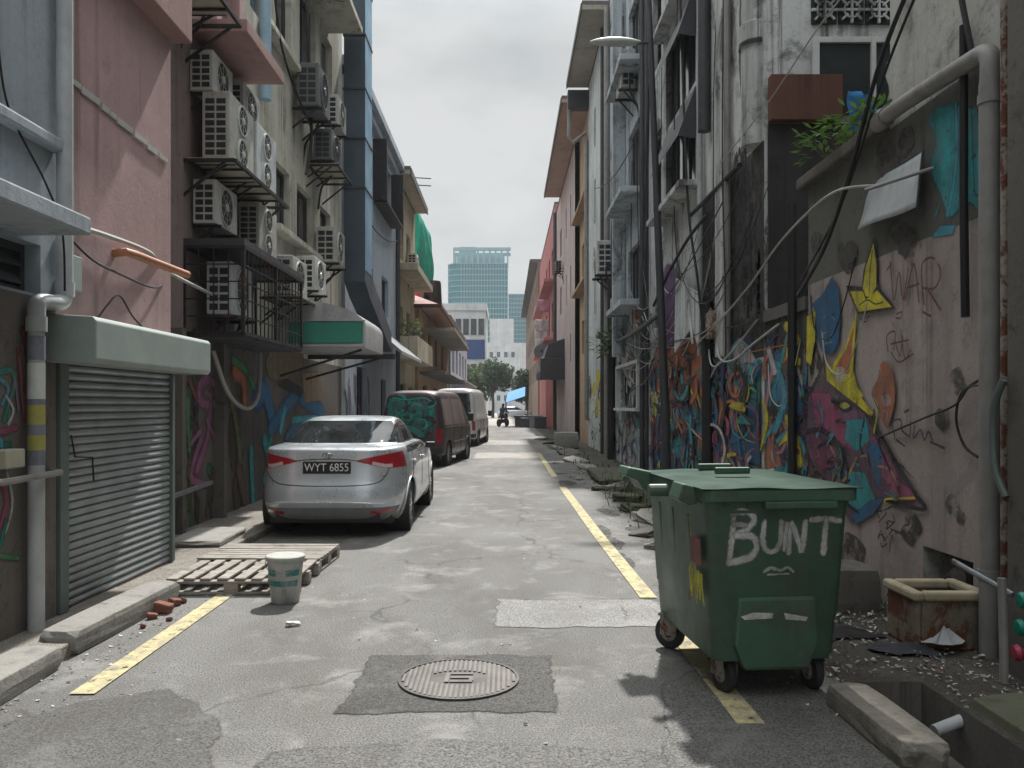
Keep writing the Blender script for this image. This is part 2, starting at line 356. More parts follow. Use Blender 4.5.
# ------------------------------------------------------------------ paint on a surface
class Paint:
    """flat sheets of paint lying on a surface; fn maps (u, v, lift) to a point"""
    def __init__(s, fn, conv=None): s.fn = fn; s.conv = conv or (lambda a, b: (a, b)); s.v = []; s.f = []; s.c = []; s.k = 0
    def _face(s, pts, col, lift, al=None):
        o = len(s.v); s.v += [tuple(s.fn(u, v, lift)) for u, v in pts]; s.f.append(list(range(o, o+len(pts)))); s.c.append([(*col, (al[i] if al else 1.0)) for i in range(len(pts))])
    def poly(s, pts, col, smooth=False, raw=False):
        s.k += 1
        q = [Vector(p if raw else s.conv(*p)) for p in pts]
        if smooth: q = cr(q, 5, True)
        s.blob([(a.x, a.y) for a in q], col, .0025 + s.k*.00018)
    def blob(s, pts, col, lift):
        n = len(pts); mx_, my_ = sum(p[0] for p in pts)/n, sum(p[1] for p in pts)/n
        inn = [(mx_+(p[0]-mx_)*.86, my_+(p[1]-my_)*.86) for p in pts]; out = [(mx_+(p[0]-mx_)*1.04, my_+(p[1]-my_)*1.04) for p in pts]
        s._face(inn, col, lift)
        for i in range(n):
            j = (i+1) % n; s._face([out[i], out[j], inn[j], inn[i]], col, lift-.00004, (0,0,1,1))
    def stroke(s, pts, w, col, k=6, raw=False, taper=0.):
        s.k += 1
        q = [Vector(p if raw else s.conv(*p)) for p in pts]
        if len(q) > 2: q = cr(q, k)
        n = len(q)
        for i in range(n-1):
            d = q[i+1]-q[i]
            if d.length < 1e-6: continue
            d.normalize()
        L = []
        for i in range(n):
            d = q[min(i+1, n-1)] - q[max(i-1, 0)]
            if d.length < 1e-7: d = Vector((1, 0))
            d.normalize(); nn = Vector((-d.y, d.x)); f = 1 - taper*abs(2*i/(n-1)-1)
            L.append((q[i]+nn*w*.62*f, q[i], q[i]-nn*w*.62*f))
        for i in range(n-1):
            lf = .0025 + s.k*.00018 + (i % 40)*.000004
            for h, al in ((0, (0,1,1,0)), (1, (1,0,0,1))):
                a, b, c, d = L[i][h], L[i][h+1], L[i+1][h+1], L[i+1][h]; s._face([(a.x,a.y),(b.x,b.y),(c.x,c.y),(d.x,d.y)], col, lf, al)
        for e in (0, n-1):
            rr = w*.62*(1-taper); ring = [(q[e].x+math.cos(j*PI/4)*rr, q[e].y+math.sin(j*PI/4)*rr) for j in range(8)]
            for j in range(8): s._face([(q[e].x, q[e].y), ring[j], ring[(j+1) % 8]], col, .0025 + s.k*.00018 - .00003, (1,0,0))
    def build(s, name, mat, parent, world=True):
        me = bpy.data.meshes.new(name); me.from_pydata(s.v, [], s.f); me.update(); me.materials.append(mat)
        at = me.color_attributes.new('Col', 'FLOAT_COLOR', 'CORNER'); buf = []
        for cc in s.c:
            for q in cc: buf += q
        at.data.foreach_set('color', buf)
        o = bpy.data.objects.new(name, me); COL.objects.link(o)
        if parent is not None:
            o.parent = parent
            if world:
                c = Vector((0,0,0)); p = parent
                while p is not None: c += p.location; p = p.parent
                o.location = -c
        return o
def wallpaint(X):
    sg = -1 if X > 0 else 1
    return Paint(lambda u, v, l: (X + sg*l, u, v), lambda px, py: WP(px, py, X))
C_ = dict(yellow=(.70,.62,.03), blue=(.015,.14,.30), teal=(.03,.33,.36), cyan=(.06,.40,.52), orange=(.55,.17,.07), magenta=(.38,.06,.17), purple=(.17,.06,.22), black=(.012,.012,.014), white=(.62,.62,.60), red=(.30,.03,.035), dred=(.17,.05,.05), pink=(.50,.22,.27), green=(.05,.28,.09), navy=(.012,.03,.14), lilac=(.30,.24,.40), gray=(.25,.24,.24), brown=(.13,.075,.05), mgreen=(.0,.26,.20), salmon=(.5,.26,.2), olive=(.12,.15,.05))

# ------------------------------------------------------------------ buildings
def wall_holes(mb, X, Y0, Y1, Z0, Z1, ops, rev=.16):
    d = 1 if X > 0 else -1
    ys = sorted({Y0, Y1, *[o[0] for o in ops], *[o[1] for o in ops]}); zs = sorted({Z0, Z1, *[o[2] for o in ops], *[o[3] for o in ops]})
    ys = [y for y in ys if Y0 <= y <= Y1]; zs = [z for z in zs if Z0 <= z <= Z1]
    for a, b in zip(ys, ys[1:]):
        for c, e in zip(zs, zs[1:]):
            my, mz = (a+b)/2, (c+e)/2
            if any(o[0] < my < o[1] and o[2] < mz < o[3] for o in ops): continue
            mb.add([(X,a,c),(X,b,c),(X,b,e),(X,a,e)], [(0,1,2,3)])
    for o in ops:
        y0, y1, z0, z1 = o[:4]; x = X + d*(o[5] if len(o) > 5 else rev)
        mb.add([(X,y0,z0),(x,y0,z0),(x,y1,z0),(X,y1,z0),(X,y0,z1),(x,y0,z1),(x,y1,z1),(X,y1,z1)], [(0,1,2,3),(4,5,6,7),(0,1,5,4),(3,2,6,7)])
def window(root, X, o, rev=.16):
    d = 1 if X > 0 else -1
    y0, y1, z0, z1, st = o[:5]; x = X + d*(rev-.05)
    if st == 'void':
        mb = MB(); dp = o[5]; xi = X + d*dp
        mb.add([(xi,y0,z0),(xi,y1,z0),(xi,y1,z1),(xi,y0,z1)], [(0,1,2,3)]); mb.build('recess', M['dark_void'], root); return
    fr = MB(); w = .05; xa, xb = sorted((x, x + d*.05))
    fr.box(xa, xb, y0, y0+w, z0, z1); fr.box(xa, xb, y1-w, y1, z0, z1); fr.box(xa, xb, y0+w, y1-w, z1-w, z1); fr.box(xa, xb, y0+w, y1-w, z0, z0+w)
    n = max(1, int(round((y1-y0)/.55)))
    for i in range(1, n):
        y = y0 + (y1-y0)*i/n; fr.box(xa+.002, xb-.002, y-.02, y+.02, z0+w, z1-w)
    if st == 'louver':
        k = int((z1-z0-2*w)/.11)
        for i in range(k):
            z = z0+w+(i+.5)*(z1-z0-2*w)/k; fr.obox((x+d*.02, (y0+y1)/2, z), (.012, y1-y0-2*w, .11), (0, d*.6, 0))
    f = fr.build('window', M['dark_metal'] if st in ('dark', 'louver') else M['white_plastic'] if st == 'glass' else M['gray_metal'], root)
    pm = MB(); xp = x + d*.03; pm.add([(xp,y0,z0),(xp,y1,z0),(xp,y1,z1),(xp,y0,z1)], [(0,1,2,3)])
    pane = pm.build('pane', {'glass': M['glass'], 'dark': M['glass'], 'louver': M['slot'], 'blue': M['glass_blue'], 'shut': M['gray_metal']}[st], f)
    return f
def building(name, label, X, Y0, Y1, Z1, mat, depth=7., ops=(), Z0=-.35, roofmat=None, parapet=.0, cat='building'):
    d = 1 if X > 0 else -1; root = thing(name, label, cat, (X + d*depth/2, (Y0+Y1)/2, 0))
    mb = MB(); wall_holes(mb, X, Y0, Y1, Z0, Z1, list(ops)); xb = X + d*depth
    mb.add([(X,Y0,Z0),(xb,Y0,Z0),(xb,Y0,Z1),(X,Y0,Z1)], [(0,1,2,3)]); mb.add([(X,Y1,Z0),(xb,Y1,Z0),(xb,Y1,Z1),(X,Y1,Z1)], [(0,1,2,3)])
    mb.add([(xb,Y0,Z0),(xb,Y1,Z0),(xb,Y1,Z1),(xb,Y0,Z1)], [(0,1,2,3)])
    mb.build('wall', mat, root, fix=False)
    xs = sorted((X - d*.0, xb)); r = MB(); r.box(xs[0]-.03, xs[1]+.03, Y0+.005, Y1-.005, Z1, Z1+.14 + parapet); r.build('roof', roofmat or M['roof'], root)
    for o in ops: window(root, X, o)
    return root
def ledge(root, X, y0, y1, z, out=.45, th=.1, mat=None, name='ledge', bev=.01):
    d = 1 if X > 0 else -1; xs = sorted((X + d*.0, X - d*out)); m = MB(); m.box(xs[0], xs[1], y0, y1, z, z+th); return m.build(name, mat, root, bev=bev)
def eave(root, X, y0, y1, z, out, mat, th=.16):
    d = 1 if X > 0 else -1; xs = sorted((X + d*.6, X - d*out)); m = MB(); m.box(xs[0], xs[1], y0, y1, z, z+th, 0); m.box(xs[0]-.01, xs[1]+.01, y0-.01, y1+.01, z+th, z+th+.12, 1)
    if d > 0: m.box(xs[0]-.05, xs[0]-.012, y0, y1, z-.05, z+.2, 1)
    else: m.box(xs[1]+.012, xs[1]+.05, y0, y1, z-.05, z+.2, 1)
    return m.build('eave', [mat, M['roof']], root)
# ================================================================== SETTING
def sheet(name, x0, x1, y0, y1, z, mat, label=None, jag=0.0, kind='structure'):
    m = MB()
    if jag:
        pts = []
        for (a, b) in (((x0,y0),(x1,y0)),((x1,y0),(x1,y1)),((x1,y1),(x0,y1)),((x0,y1),(x0,y0))):
            n = max(2, int(math.hypot(b[0]-a[0], b[1]-a[1])/.22))
            for i in range(n):
                t = i/n; pts.append((a[0]+(b[0]-a[0])*t + R.uniform(-jag, jag)*.9, a[1]+(b[1]-a[1])*t + R.uniform(-jag, jag)*.9, z))
        pts = [(p.x + R.uniform(-.004,.004), p.y + R.uniform(-.004,.004), z) for p in cr(pts, 6, True)]
        m.add(pts, [tuple(range(len(pts)))])
    else: m.add([(x0,y0,z),(x1,y0,z),(x1,y1,z),(x0,y1,z)], [(0,1,2,3)])
    o = m.build(name, mat, fix=False); return tag(o, kind=kind) if kind else o
sheet('ground', -600, 600, -200, 1000, -.36, M['dirt'])
sheet('road', -2.95, 1.92, -10, 64, 0, M['asphalt'])
# verge beside the road, with the open drain left as a real channel
vm = MB()
for x0, x1, y0, y1 in ((1.92,1.96,-10,64),(2.40,3.25,-10,64),(1.96,2.40,-10,1.5),(1.96,2.40,4.75,64)): vm.add([(x0,y0,-.004),(x1,y0,-.004),(x1,y1,-.004),(x0,y1,-.004)], [(0,1,2,3)])
tag(vm.build('roadside_ground', M['dirt'], fix=False), kind='structure')
dm = MB(); dm.add([(1.96,1.5,-.3),(2.40,1.5,-.3),(2.40,4.75,-.3),(1.96,4.75,-.3)], [(0,1,2,3)])
for x in (1.96, 2.40): dm.add([(x,1.5,-.3),(x,4.75,-.3),(x,4.75,-.004),(x,1.5,-.004)], [(0,1,2,3)])
for y in (1.5, 4.75): dm.add([(1.96,y,-.3),(2.40,y,-.3),(2.40,y,-.004),(1.96,y,-.004)], [(0,1,2,3)])
tag(dm.build('drain_channel', M['concrete_dark'], fix=False), kind='structure')
pm = MB(); pm.box(-3.95, -2.95, 6.82, 64, -.3, .09); pm.box(-3.3, -2.77, -10, 6.80, -.3, .095)
tag(pm.build('pavement', M['pave'], bev=.012), kind='structure')
sheet('square', -60, 60, 64, 420, 0, M['patch'])
# asphalt repairs, darker areas, bin shade and paint on the road
sheet('road_tone_patch', -1.0, 1.0, 24.5, 27.5, .004, M['patch'], jag=.05)
sheet('road_tone_patch', -1.4, .9, 33, 37, .004, M['patch'], jag=.05)
SP = Paint(lambda u, v, l: (u, v, .0045 + l*.3)); rs = random.Random(12)
def blot(x, y, rx, ry, col, n=10): SP.poly([(x+rx*math.cos(a)*rs.uniform(.65,1.15), y+ry*math.sin(a)*rs.uniform(.65,1.15)) for a in np.linspace(0, 2*PI*(1-1/n), n)], col, True, raw=True)
for k in range(16): blot(rs.uniform(1.2,1.9), rs.uniform(5.2,24), rs.uniform(.08,.22), rs.uniform(.15,.6), (.06,.058,.05))
tag(SP.build('road_stain', M['mold'], None), kind='structure')
def soft_patch(name, pts, mat, z, r=.03):
    q = []
    for p0, p1 in zip(pts, pts[1:]+pts[:1]):
        n = max(2, int(math.hypot(p1[0]-p0[0], p1[1]-p0[1])/.12))
        for i in range(n): t = i/n; q.append((p0[0]+(p1[0]-p0[0])*t+rs.uniform(-r,r), p0[1]+(p1[1]-p0[1])*t+rs.uniform(-r,r)))
    Q = Paint(lambda u, v, l: (u, v, z+l*.1)); Q.blob(q, (.1,.1,.1), 0.0); tag(Q.build(name, mat, None), kind='structure')
soft_patch('road_tone_patch', [(-.90,4.24),(.26,4.26),(.28,5.24),(-.86,5.26)], M['soft_dark'], .004, .02)
soft_patch('road_tone_patch', [(-.12,5.88),(1.2,5.9),(1.22,6.72),(-.08,6.74)], M['soft_pale'], .004, .03)
soft_patch('road_tone_patch', [(-2.7,3.1),(-1.2,3.1),(-1.45,4.2),(-1.92,4.62),(-2.3,4.4),(-2.7,3.9)], M['soft_mid'], .0045, .03)  # darker soft-edged area of the road surface, near left
soft_patch('road_tone_patch', [(-1.1,2.9),(1.0,2.9),(1.0,3.75),(-.3,3.9),(-1.1,3.8)], M['soft_mid'], .005, .03)
soft_patch('road_tone_patch', [(.62,3.0),(1.9,3.0),(1.9,5.3),(1.3,5.2),(.85,4.7)], M['soft_mid'], .006, .04)  # bin's shadow and dark dirt, painted as a darker road tone
def stripe(pts, w):
    P = Paint(lambda u, v, l: (u, v, .0085)); m = MB()
    for (a, b) in zip(pts, pts[1:]):
        n = max(2, int((b[1]-a[1])/.15))
        for i in range(n):
            t0, t1 = i/n, (i+1)/n
            x0, y0, x1, y1 = a[0]+(b[0]-a[0])*t0, a[1]+(b[1]-a[1])*t0, a[0]+(b[0]-a[0])*t1, a[1]+(b[1]-a[1])*t1
            m.add([(x0-w/2,y0,.0085),(x0+w/2,y0,.0085),(x1+w/2,y1,.0085),(x1-w/2,y1,.0085)], [(0,1,2,3)])
    return tag(m.build('road_marking', M['yellow_paint'], fix=True), kind='structure')
stripe([(1.17,6.78),(1.12,10),(1.08,15.9)], .14)
stripe([(1.06,18.2),(1.05,27)], .13)
stripe([(1.22,4.1),(1.19,5.85)], .14)
stripe([(-2.345,4.52),(-2.36,6.5),(-2.38,8.0)], .14)

# ================================================================== LEFT SIDE
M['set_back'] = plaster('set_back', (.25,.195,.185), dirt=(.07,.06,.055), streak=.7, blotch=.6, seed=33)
gb = building('grey_building', 'blue-grey rendered building at the left edge with a concrete canopy over a louvred vent', -3.22, -8, 5.85, 11, M['gray_wall'], 8, [(4.1,5.66,2.36,2.7,'louver')])
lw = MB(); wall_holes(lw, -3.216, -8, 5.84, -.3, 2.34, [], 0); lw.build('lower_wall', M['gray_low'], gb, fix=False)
ledge(gb, -3.22, -4, 5.43, 2.72, .47, .12, M['gray_wall'], 'canopy', .015)
cm = MB(); cm.box(-3.22, -3.12, -4, 5.84, 3.38, 3.47); cm.build('cornice', M['gray_wall'], gb, bev=.02)

pk = building('pink_shophouse', 'faded pink shophouse with a roller shutter between the grey building and the cream block', -3.24, 5.85, 7.9, 11, M['pink_wall'], 8, [(5.98,7.86,.1,2.0,'void',.3)])
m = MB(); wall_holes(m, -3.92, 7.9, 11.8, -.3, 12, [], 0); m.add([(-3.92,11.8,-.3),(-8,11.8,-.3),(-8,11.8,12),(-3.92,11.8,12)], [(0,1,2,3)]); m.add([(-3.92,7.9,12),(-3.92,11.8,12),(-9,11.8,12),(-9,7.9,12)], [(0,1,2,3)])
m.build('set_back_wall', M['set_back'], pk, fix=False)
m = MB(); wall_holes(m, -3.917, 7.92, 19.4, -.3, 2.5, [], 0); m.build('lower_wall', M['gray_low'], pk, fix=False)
m = MB(); m.box(-3.26, -3.05, 5.9, 7.95, 5.1, 10.9); m.build('overhang', M['pink_bright'], pk, bev=.01)
ledge(pk, -3.92, 10.1, 11.78, 6.2, .72, .16, M['pink_bright'])
for y in (9.6, 10.6, 11.5): m = MB(); m.box(-3.93, -3.75, y, y+.2, 6.36, 11.8); m.build('pilaster', M['pink_wall'], pk, bev=.01)
# roller shutter: corrugated curtain, box, posts, handle
prof = []
z = .1; k = 0
while z < 1.95:
    prof += [(-3.26, z), (-3.235, z+.012), (-3.228, z+.03), (-3.235, z+.048)]; z += .06
m = MB(); vs = []
for x, zz in prof: vs += [(x, 5.98, zz), (x, 7.86, zz)]
m.add(vs, [(2*i, 2*i+1, 2*i+3, 2*i+2) for i in range(len(prof)-1)])
sh = m.build('roller_shutter', M['shutter'], pk, fix=False)
m = MB(); m.prism([(-3.25,1.9),(-2.89,1.89),(-2.865,1.92),(-2.865,2.19),(-2.89,2.22),(-3.25,2.24)], 'y', 5.72, 7.93); m.build('shutter_box', M['shutter_box'], sh, bev=.008)
m = MB(); m.box(-3.27, -3.19, 5.86, 5.98, .1, 1.9); m.build('guide_post', M['shutter_post'], sh, bev=.006)
m = MB(); m.box(-3.27, -3.2, 7.85, 7.91, .1, 1.9); m.build('guide_post', M['shutter_post'], sh, bev=.006)
m = MB(); m.tube([(-3.19,6.0,1.38),(-3.16,6.0,1.22),(-3.16,6.25,1.2),(-3.16,6.27,1.02)], .007, 6); m.build('handle', M['black_iron'], sh)

cb = building('cream_building', 'stained cream four storey block with rows of tall windows behind the silver saloon', -3.92, 11.8, 19.5, 13, M['cream'], 8,
   [(13.85,14.8,4.65,5.75,'dark'),(15.3,16.5,4.65,5.75,'dark'),(12.5,13.3,7.7,9.6,'blue'),(13.9,14.9,7.9,9.6,'dark'),(15.5,16.8,7.9,9.6,'dark'),(17.2,18.2,4.6,5.8,'dark'),(17.2,18.4,7.9,9.6,'glass')])
ledge(cb, -3.92, 13.5, 16.9, 4.5, .2, .1, M['cream'])
ledge(cb, -3.92, 15.3, 18.0, 9.75, .75, .14, M['cream'])
ledge(cb, -3.92, 13.0, 15.2, 7.65, .18, .1, M['cream'])
bb = building('blue_grey_building', 'pale blue-grey building behind the tall exhaust duct with a boxed black window frame', -3.85, 19.5, 28.4, 9.7, M['bluegray'], 9,
   [(20.0,21.8,5.6,7.0,'dark'),(23.7,27.2,7.55,9.2,'dark'),(22.2,23.6,4.4,5.5,'dark'),(25.2,26.6,4.4,5.6,'dark'),(21,22.4,1.2,2.6,'dark'),(25,26,.1,2.4,'dark')])
m = MB(); m.box(-4.0, -3.55, 19.5, 28.4, 9.7, 9.95); m.box(-4.0, -3.7, 19.5, 28.4, 9.45, 9.7); m.box(-4.2,-3.78,21.5,28.3,9.95,10.5); m.build('cornice', M['bluegray'], bb, bev=.02)
m = MB()
for y in (23.6, 27.3):
    m.box(-3.87, -3.45, y-.05, y+.05, 7.5, 9.25)
m.box(-3.87, -3.45, 23.65, 27.25, 7.45, 7.52); m.build('window_box', M['black_iron'], bb)
cf = building('far_cream_building', 'yellowish cream building with balcony slabs just past the blue-grey building', -3.85, 28.4, 34.3, 9.6, M['cream_far'], 9,
   [(29.2,30.4,6.9,8.2,'dark'),(31.4,32.6,6.9,8.2,'dark'),(29.2,30.4,3.9,5.2,'dark'),(31.4,32.6,3.9,5.2,'dark'),(29.4,31.2,.1,2.4,'dark'),(32,33.4,1,2.3,'dark')])
for z in (6.3, 3.2): ledge(cf, -3.85, 28.5, 34.2, z, .75, .8 if z < 6 else .25, M['cream_far'], 'balcony')
eave(cf, -3.85, 28.4, 34.3, 9.6, .5, M['eave_tan'])
# hip roofed low house
hh = building('hip_roofed_house', 'low ochre house with a reddish hipped roof and deep eaves down the left side', -3.7, 34.3, 52, 5.7, M['tan'], 9,
   [(35.5,37,3.6,5,'dark'),(38.5,40,3.6,5,'dark'),(42,43.5,3.6,5,'dark'),(46,47.5,3.6,5,'dark'),(36,38,.1,2.5,'dark'),(41,43,.1,2.5,'dark'),(47,49,.1,2.5,'dark')])
m = MB(); y0, y1, xa, xb_ = 33.9, 52.3, -2.75, -13.2
m.add([(xa,y0,5.75),(xa,y1,5.75),(xb_,y1,5.75),(xb_,y0,5.75),(-7.8,y0+4.5,8.0),(-7.8,y1-4.5,8.0)], [(0,1,5,4),(1,2,5),(2,3,4,5),(3,0,4),(0,3,2,1)])
m.build('hip_roof', M['roof_red'], hh, fix=False)
m = MB(); m.box(-2.78, -2.7, 33.9, 52.3, 5.62, 5.78); m.box(-13.2,-2.7,33.86,33.9,5.62,5.78); m.build('fascia', M['redbrown'], hh)
ledge(hh, -3.7, 37, 51, 4.95, 1.35, .14, M['eave_tan'], 'awning_slab'); ledge(hh, -3.7, 34.6, 51, 2.9, 1.1, .12, M['roof'], 'awning_slab')
h2 = building('terrace_house', 'weathered grey two storey terrace house beyond the hip roofed house', -3.6, 52.2, 74, 7.2, M['bluegray'], 9,
   [(54,56,3.8,5.6,'dark'),(58,60,3.8,5.6,'dark'),(62,64,3.8,5.6,'dark'),(66,68,3.8,5.6,'dark'),(70,72,3.8,5.6,'dark'),(54,58,.1,2.6,'dark'),(61,65,.1,2.6,'dark'),(68,72,.1,2.6,'dark')])
ledge(h2, -3.6, 53, 73.5, 3.1, .9, .14, M['eave_tan'], 'awning_slab')
# scaffold building behind the hip roof wrapped in netting
gs = thing('scaffold_building', 'narrow building wrapped in bright green scaffold netting above the red roof', 'building', (-5.2, 41.5, 0))
m = MB(); m.box(-6.4, -4.45, 38.4, 44.6, 0, 10.5); m.build('wall', M['brown_b'], gs)
m = MB(); n = 60; rows = 20; vs = []
def netp(i, j):
    t = i/n
    if t < .4: x, y = -6.6 + (2.3)*(t/.4), 38.2
    else: x, y = -4.3 + .0*t, 38.2 + 6.4*((t-.4)/.6)
    z = 7.3 + 4.0*j/rows
    bulge = .06*math.sin(i*1.7 + j*.12) + .05*math.sin(i*.7 - j*.35)
    if j > rows-4: f = (j-rows+4)/4.; x -= .35*f*f; y += .2*f*f
    return (x + bulge*(t > .4) + .25*math.sin(j/rows*PI), y - bulge*(t <= .4), z + .05*math.sin(i*.6))
for j in range(rows+1):
    for i in range(n+1): vs.append(netp(i, j))
m.add(vs, [(j*(n+1)+i, j*(n+1)+i+1, (j+1)*(n+1)+i+1, (j+1)*(n+1)+i) for j in range(rows) for i in range(n)])
m.build('netting', M['green_net'], gs, smooth=True, fix=False)
m = MB(); m.box(-4.42, -4.05, 37.6, 38.6, 6.4, 7.45); tag(m.build('roof_panel', M['red_panel'], bev=.02), 'red sheet standing on the roof below the green netting', 'panel')
m = MB(); m.lathe([(0,6.3),(.42,6.3),(.44,6.35),(.40,7.3),(.36,7.42),(0,7.45)], (-3.5, 38.6, 0), 24); tag(m.build('water_tank', M['black_iron'], smooth=True), 'black cylindrical water tank standing on the red hipped roof', 'water tank')
# tv antenna
an = thing('antenna', 'thin television antenna sticking out over the cream roof', 'antenna', (-3.9, 33.5, 9.7))
m = MB(); m.tube([(-3.9,33.5,9.7),(-3.9,33.5,11.2)], .02, 6); m.build('mast', M['dark_metal'], an)
m = MB(); m.tube([(-4.0,33.5,10.9),(-3.1,33.5,10.85)], .022, 6); m.tube([(-3.9,33.5,10.6),(-3.1,33.5,10.55)], .022, 6); m.build('element', M['dark_metal'], an)

# ================================================================== RIGHT SIDE
M['r_mould'] = plaster('r_mould', (.11,.107,.10), dirt=(.016,.016,.015), streak=.9, blotch=.9, seed=35, mold=.7)
M['r_void_shade'] = plaster('r_void_shade', (.05,.05,.047), dirt=(.012,.012,.012), streak=.9, blotch=.8, seed=37)
M['r_band'] = plaster('r_band', (.15,.15,.135), dirt=(.04,.04,.036), streak=.7, blotch=.6, seed=31)
rn = building('graffiti_building', 'nearest building on the right, mouldy plaster above and a pinkish graffitied wall below', 3.2, -8, 6.85, 10.5, M['r_up'], 8, [(5.62,6.3,.12,.52,'void',.5)])
m = MB(); wall_holes(m, 3.2, 6.85, 8.7, -.35, 3.92, [], 0); m.add([(3.2,8.7,-.35),(8,8.7,-.35),(8,8.7,3.92),(3.2,8.7,3.92)], [(0,1,2,3)]); m.add([(3.2,6.85,3.92),(11.2,6.85,3.92),(11.2,8.7,3.92),(3.2,8.7,3.92)], [(0,1,2,3)]); m.build('terrace_wall', M['r_band'], rn, fix=False)
m = MB(); wall_holes(m, 3.196, -8, 8.695, -.3, 2.87, [(5.62,6.3,.12,.52,'void')], .004); m.build('lower_wall', M['r_near'], rn, fix=False)
m = MB(); wall_holes(m, 3.196, -8, 8.695, 2.872, 3.9, [], .004); m.build('upper_band', M['r_band'], rn, fix=False)
m = MB(); m.box(3.08, 3.4, 6.87, 8.75, 3.88, 4.0); m.build('coping', M['concrete_dark'], rn, bev=.02)
ax = building('lean_to', 'low dark lean-to with a painted street wall, between graffiti building and white building', 3.2, 8.72, 10.16, 2.62, M['r_mould'], 7)
r2 = building('white_building', 'tall off-white stained building behind the street lamp with black mould low down', 3.2, 10.2, 18.3, 14.5, M['r_white'], 8,
   [(13.9,16.5,7.1,8.75,'dark'),(13.9,16.5,5.45,6.95,'dark'),(13.9,16.5,10.3,12,'dark'),(10.35,11.3,2.75,3.6,'louver'),(17.0,18.0,5.6,7.4,'louver'),(17.0,18.0,8.8,10.5,'louver')])
m = MB(); wall_holes(m, 3.197, 10.2, 13.4, 2.2, 4.9, [(10.35,11.3,2.75,3.6)], .003); m.build('mouldy_band', M['r_mould'], r2, fix=False)
# features of its side wall that faces the camera
m = MB(); m.box(3.24, 4.12, 10.05, 10.19, 5.1, 5.66); m.build('brick_panel', M['redbrown'], r2, bev=.01)
m = MB(); m.box(3.24, 11, 10.165, 10.197, 2.8, 5.09); m.build('void_shade_panel', M['r_void_shade'], r2)  # near-black colour stands in for deep shade in the void above the lean-to
for i in range(4):
    x0 = 3.78 + i*.335
    m = MB(); m.box(x0, x0+.31, 10.17, 10.197, 6.33, 6.66); v = m.build('vent_block', M['slot'], r2)
    m = MB(); m.box(x0-.01, x0+.32, 10.14, 10.168, 6.48, 6.51); m.box(x0+.14, x0+.17, 10.138, 10.166, 6.33, 6.66)
    m.lathe([(.09,10.135),(.105,10.135),(.105,10.168),(.09,10.168),(.09,10.135)], (x0+.155, 0, 6.495), 12, 'y')
    for a, b in ((0,0),(1,0),(0,1),(1,1)): m.obox((x0+.07+a*.17, 10.152, 6.41+b*.17), (.1,.026,.025), (0, (PI/4)*(1 if a == b else -1)*-1, 0))
    m.build('lattice', M['r_white'], v)
m = MB(); m.box(3.84, 4.95, 10.172, 10.197, 5.2, 6.1); w_ = m.build('window', M['glass'], r2)
m = MB(); m.box(3.78,3.86,10.12,10.17,5.15,6.15); m.box(4.50,4.56,10.12,10.17,5.15,6.15); m.box(3.86,4.5,10.125,10.17,6.08,6.15); m.box(4.56,5,10.125,10.17,6.08,6.15); m.build('frame', M['white_plastic'], w_, bev=.005)
# tilted metal shutters over the dark windows
for (z0, z1) in ((7.1,8.75),(5.45,6.95),(10.3,12)):
    m = MB(); m.add([(3.19,13.85,z1+.05),(3.19,16.55,z1+.05),(2.88,16.55,(z0+z1)/2-.05),(2.88,13.85,(z0+z1)/2-.05)], [(0,1,2,3)])
    m.add([(3.19,13.85,z1+.05),(2.88,13.85,(z0+z1)/2-.05),(3.19,13.85,(z0+z1)/2-.1)], [(0,1,2)]); m.build('shutter', M['dark_metal'], r2, fix=False)
ledge(r2, 3.2, 13.6, 16.8, 5.25, .35, .1, M['r_white'])
ledge(r2, 3.2, 13.6, 16.8, 8.98, .25, .1, M['r_white'])
m = MB(); m.box(3.09, 3.25, 11.8, 12.2, 2.3, 14.5); m.build('pilaster', M['r_white'], r2, bev=.02)
r3 = building('pale_blue_building', 'pale blue-grey stained building behind the lamp head with sill boxes and air conditioners', 3.2, 18.32, 25.5, 14.4, M['r_blue'], 8,
   [(19.4,23.0,1.55,2.6,'dark'),(23.2,25.0,5.9,8.2,'blue'),(23.2,25.0,8.9,10.6,'blue'),(19.6,21.6,6.9,8.6,'dark'),(19.6,21.6,10,11.8,'dark'),(19.4,21.6,4.2,5.6,'dark')])
for z in (6.6, 9.7, 3.95): ledge(r3, 3.2, 19.2, 22.0, z, .55, .14, M['r_blue'])
m = MB(); m.box(2.85, 3.2, 22.1, 22.3, 2.9, 14.2); m.build('pilaster', M['r_blue'], r3, bev=.02)
m = MB(); m.box(3.05,3.2,19.3,19.4,1.5,2.65); m.box(3.05,3.2,23.0,23.1,1.5,2.65); m.box(3.05,3.2,19.4,23.0,2.6,2.68); m.box(3.0,3.2,19.3,23.1,1.45,1.52); m.build('window_surround', M['white_plastic'], r3)
r4 = building('whitish_building', 'whitish building with a deep overhanging flat eave against the sky', 3.2, 25.52, 32.3, 14.1, M['r_pale'], 8,
   [(27.2,27.6,8.2,9.8,'dark'),(27.2,27.6,4.9,6.5,'dark'),(29.6,30.1,8.2,9.8,'dark'),(29.6,30.1,11,12.4,'dark'),(27.2,27.6,11,12.4,'dark'),(29.6,30.1,4.9,6.5,'dark')])
eave(r4, 3.2, 25.9, 32.3, 14.1, .82, M['eave_tan'])
m = MB(); m.box(2.38, 3.2, 32.0, 32.4, 13.2, 13.9); m.build('gutter_box', M['dark_metal'], r4)
m = MB(); m.tube([(2.45,32.2,13.2),(2.45,32.2,12.1),(2.6,32.2,11.9),(3.1,32.2,12.3),(3.12,32.2,11.8),(3.12,32.2,1)], .09, 8); tag(m.build('drainpipe', M['pvc_gray'], smooth=True), 'grey drainpipe cranked under the overhanging whitish eave', 'drainpipe')
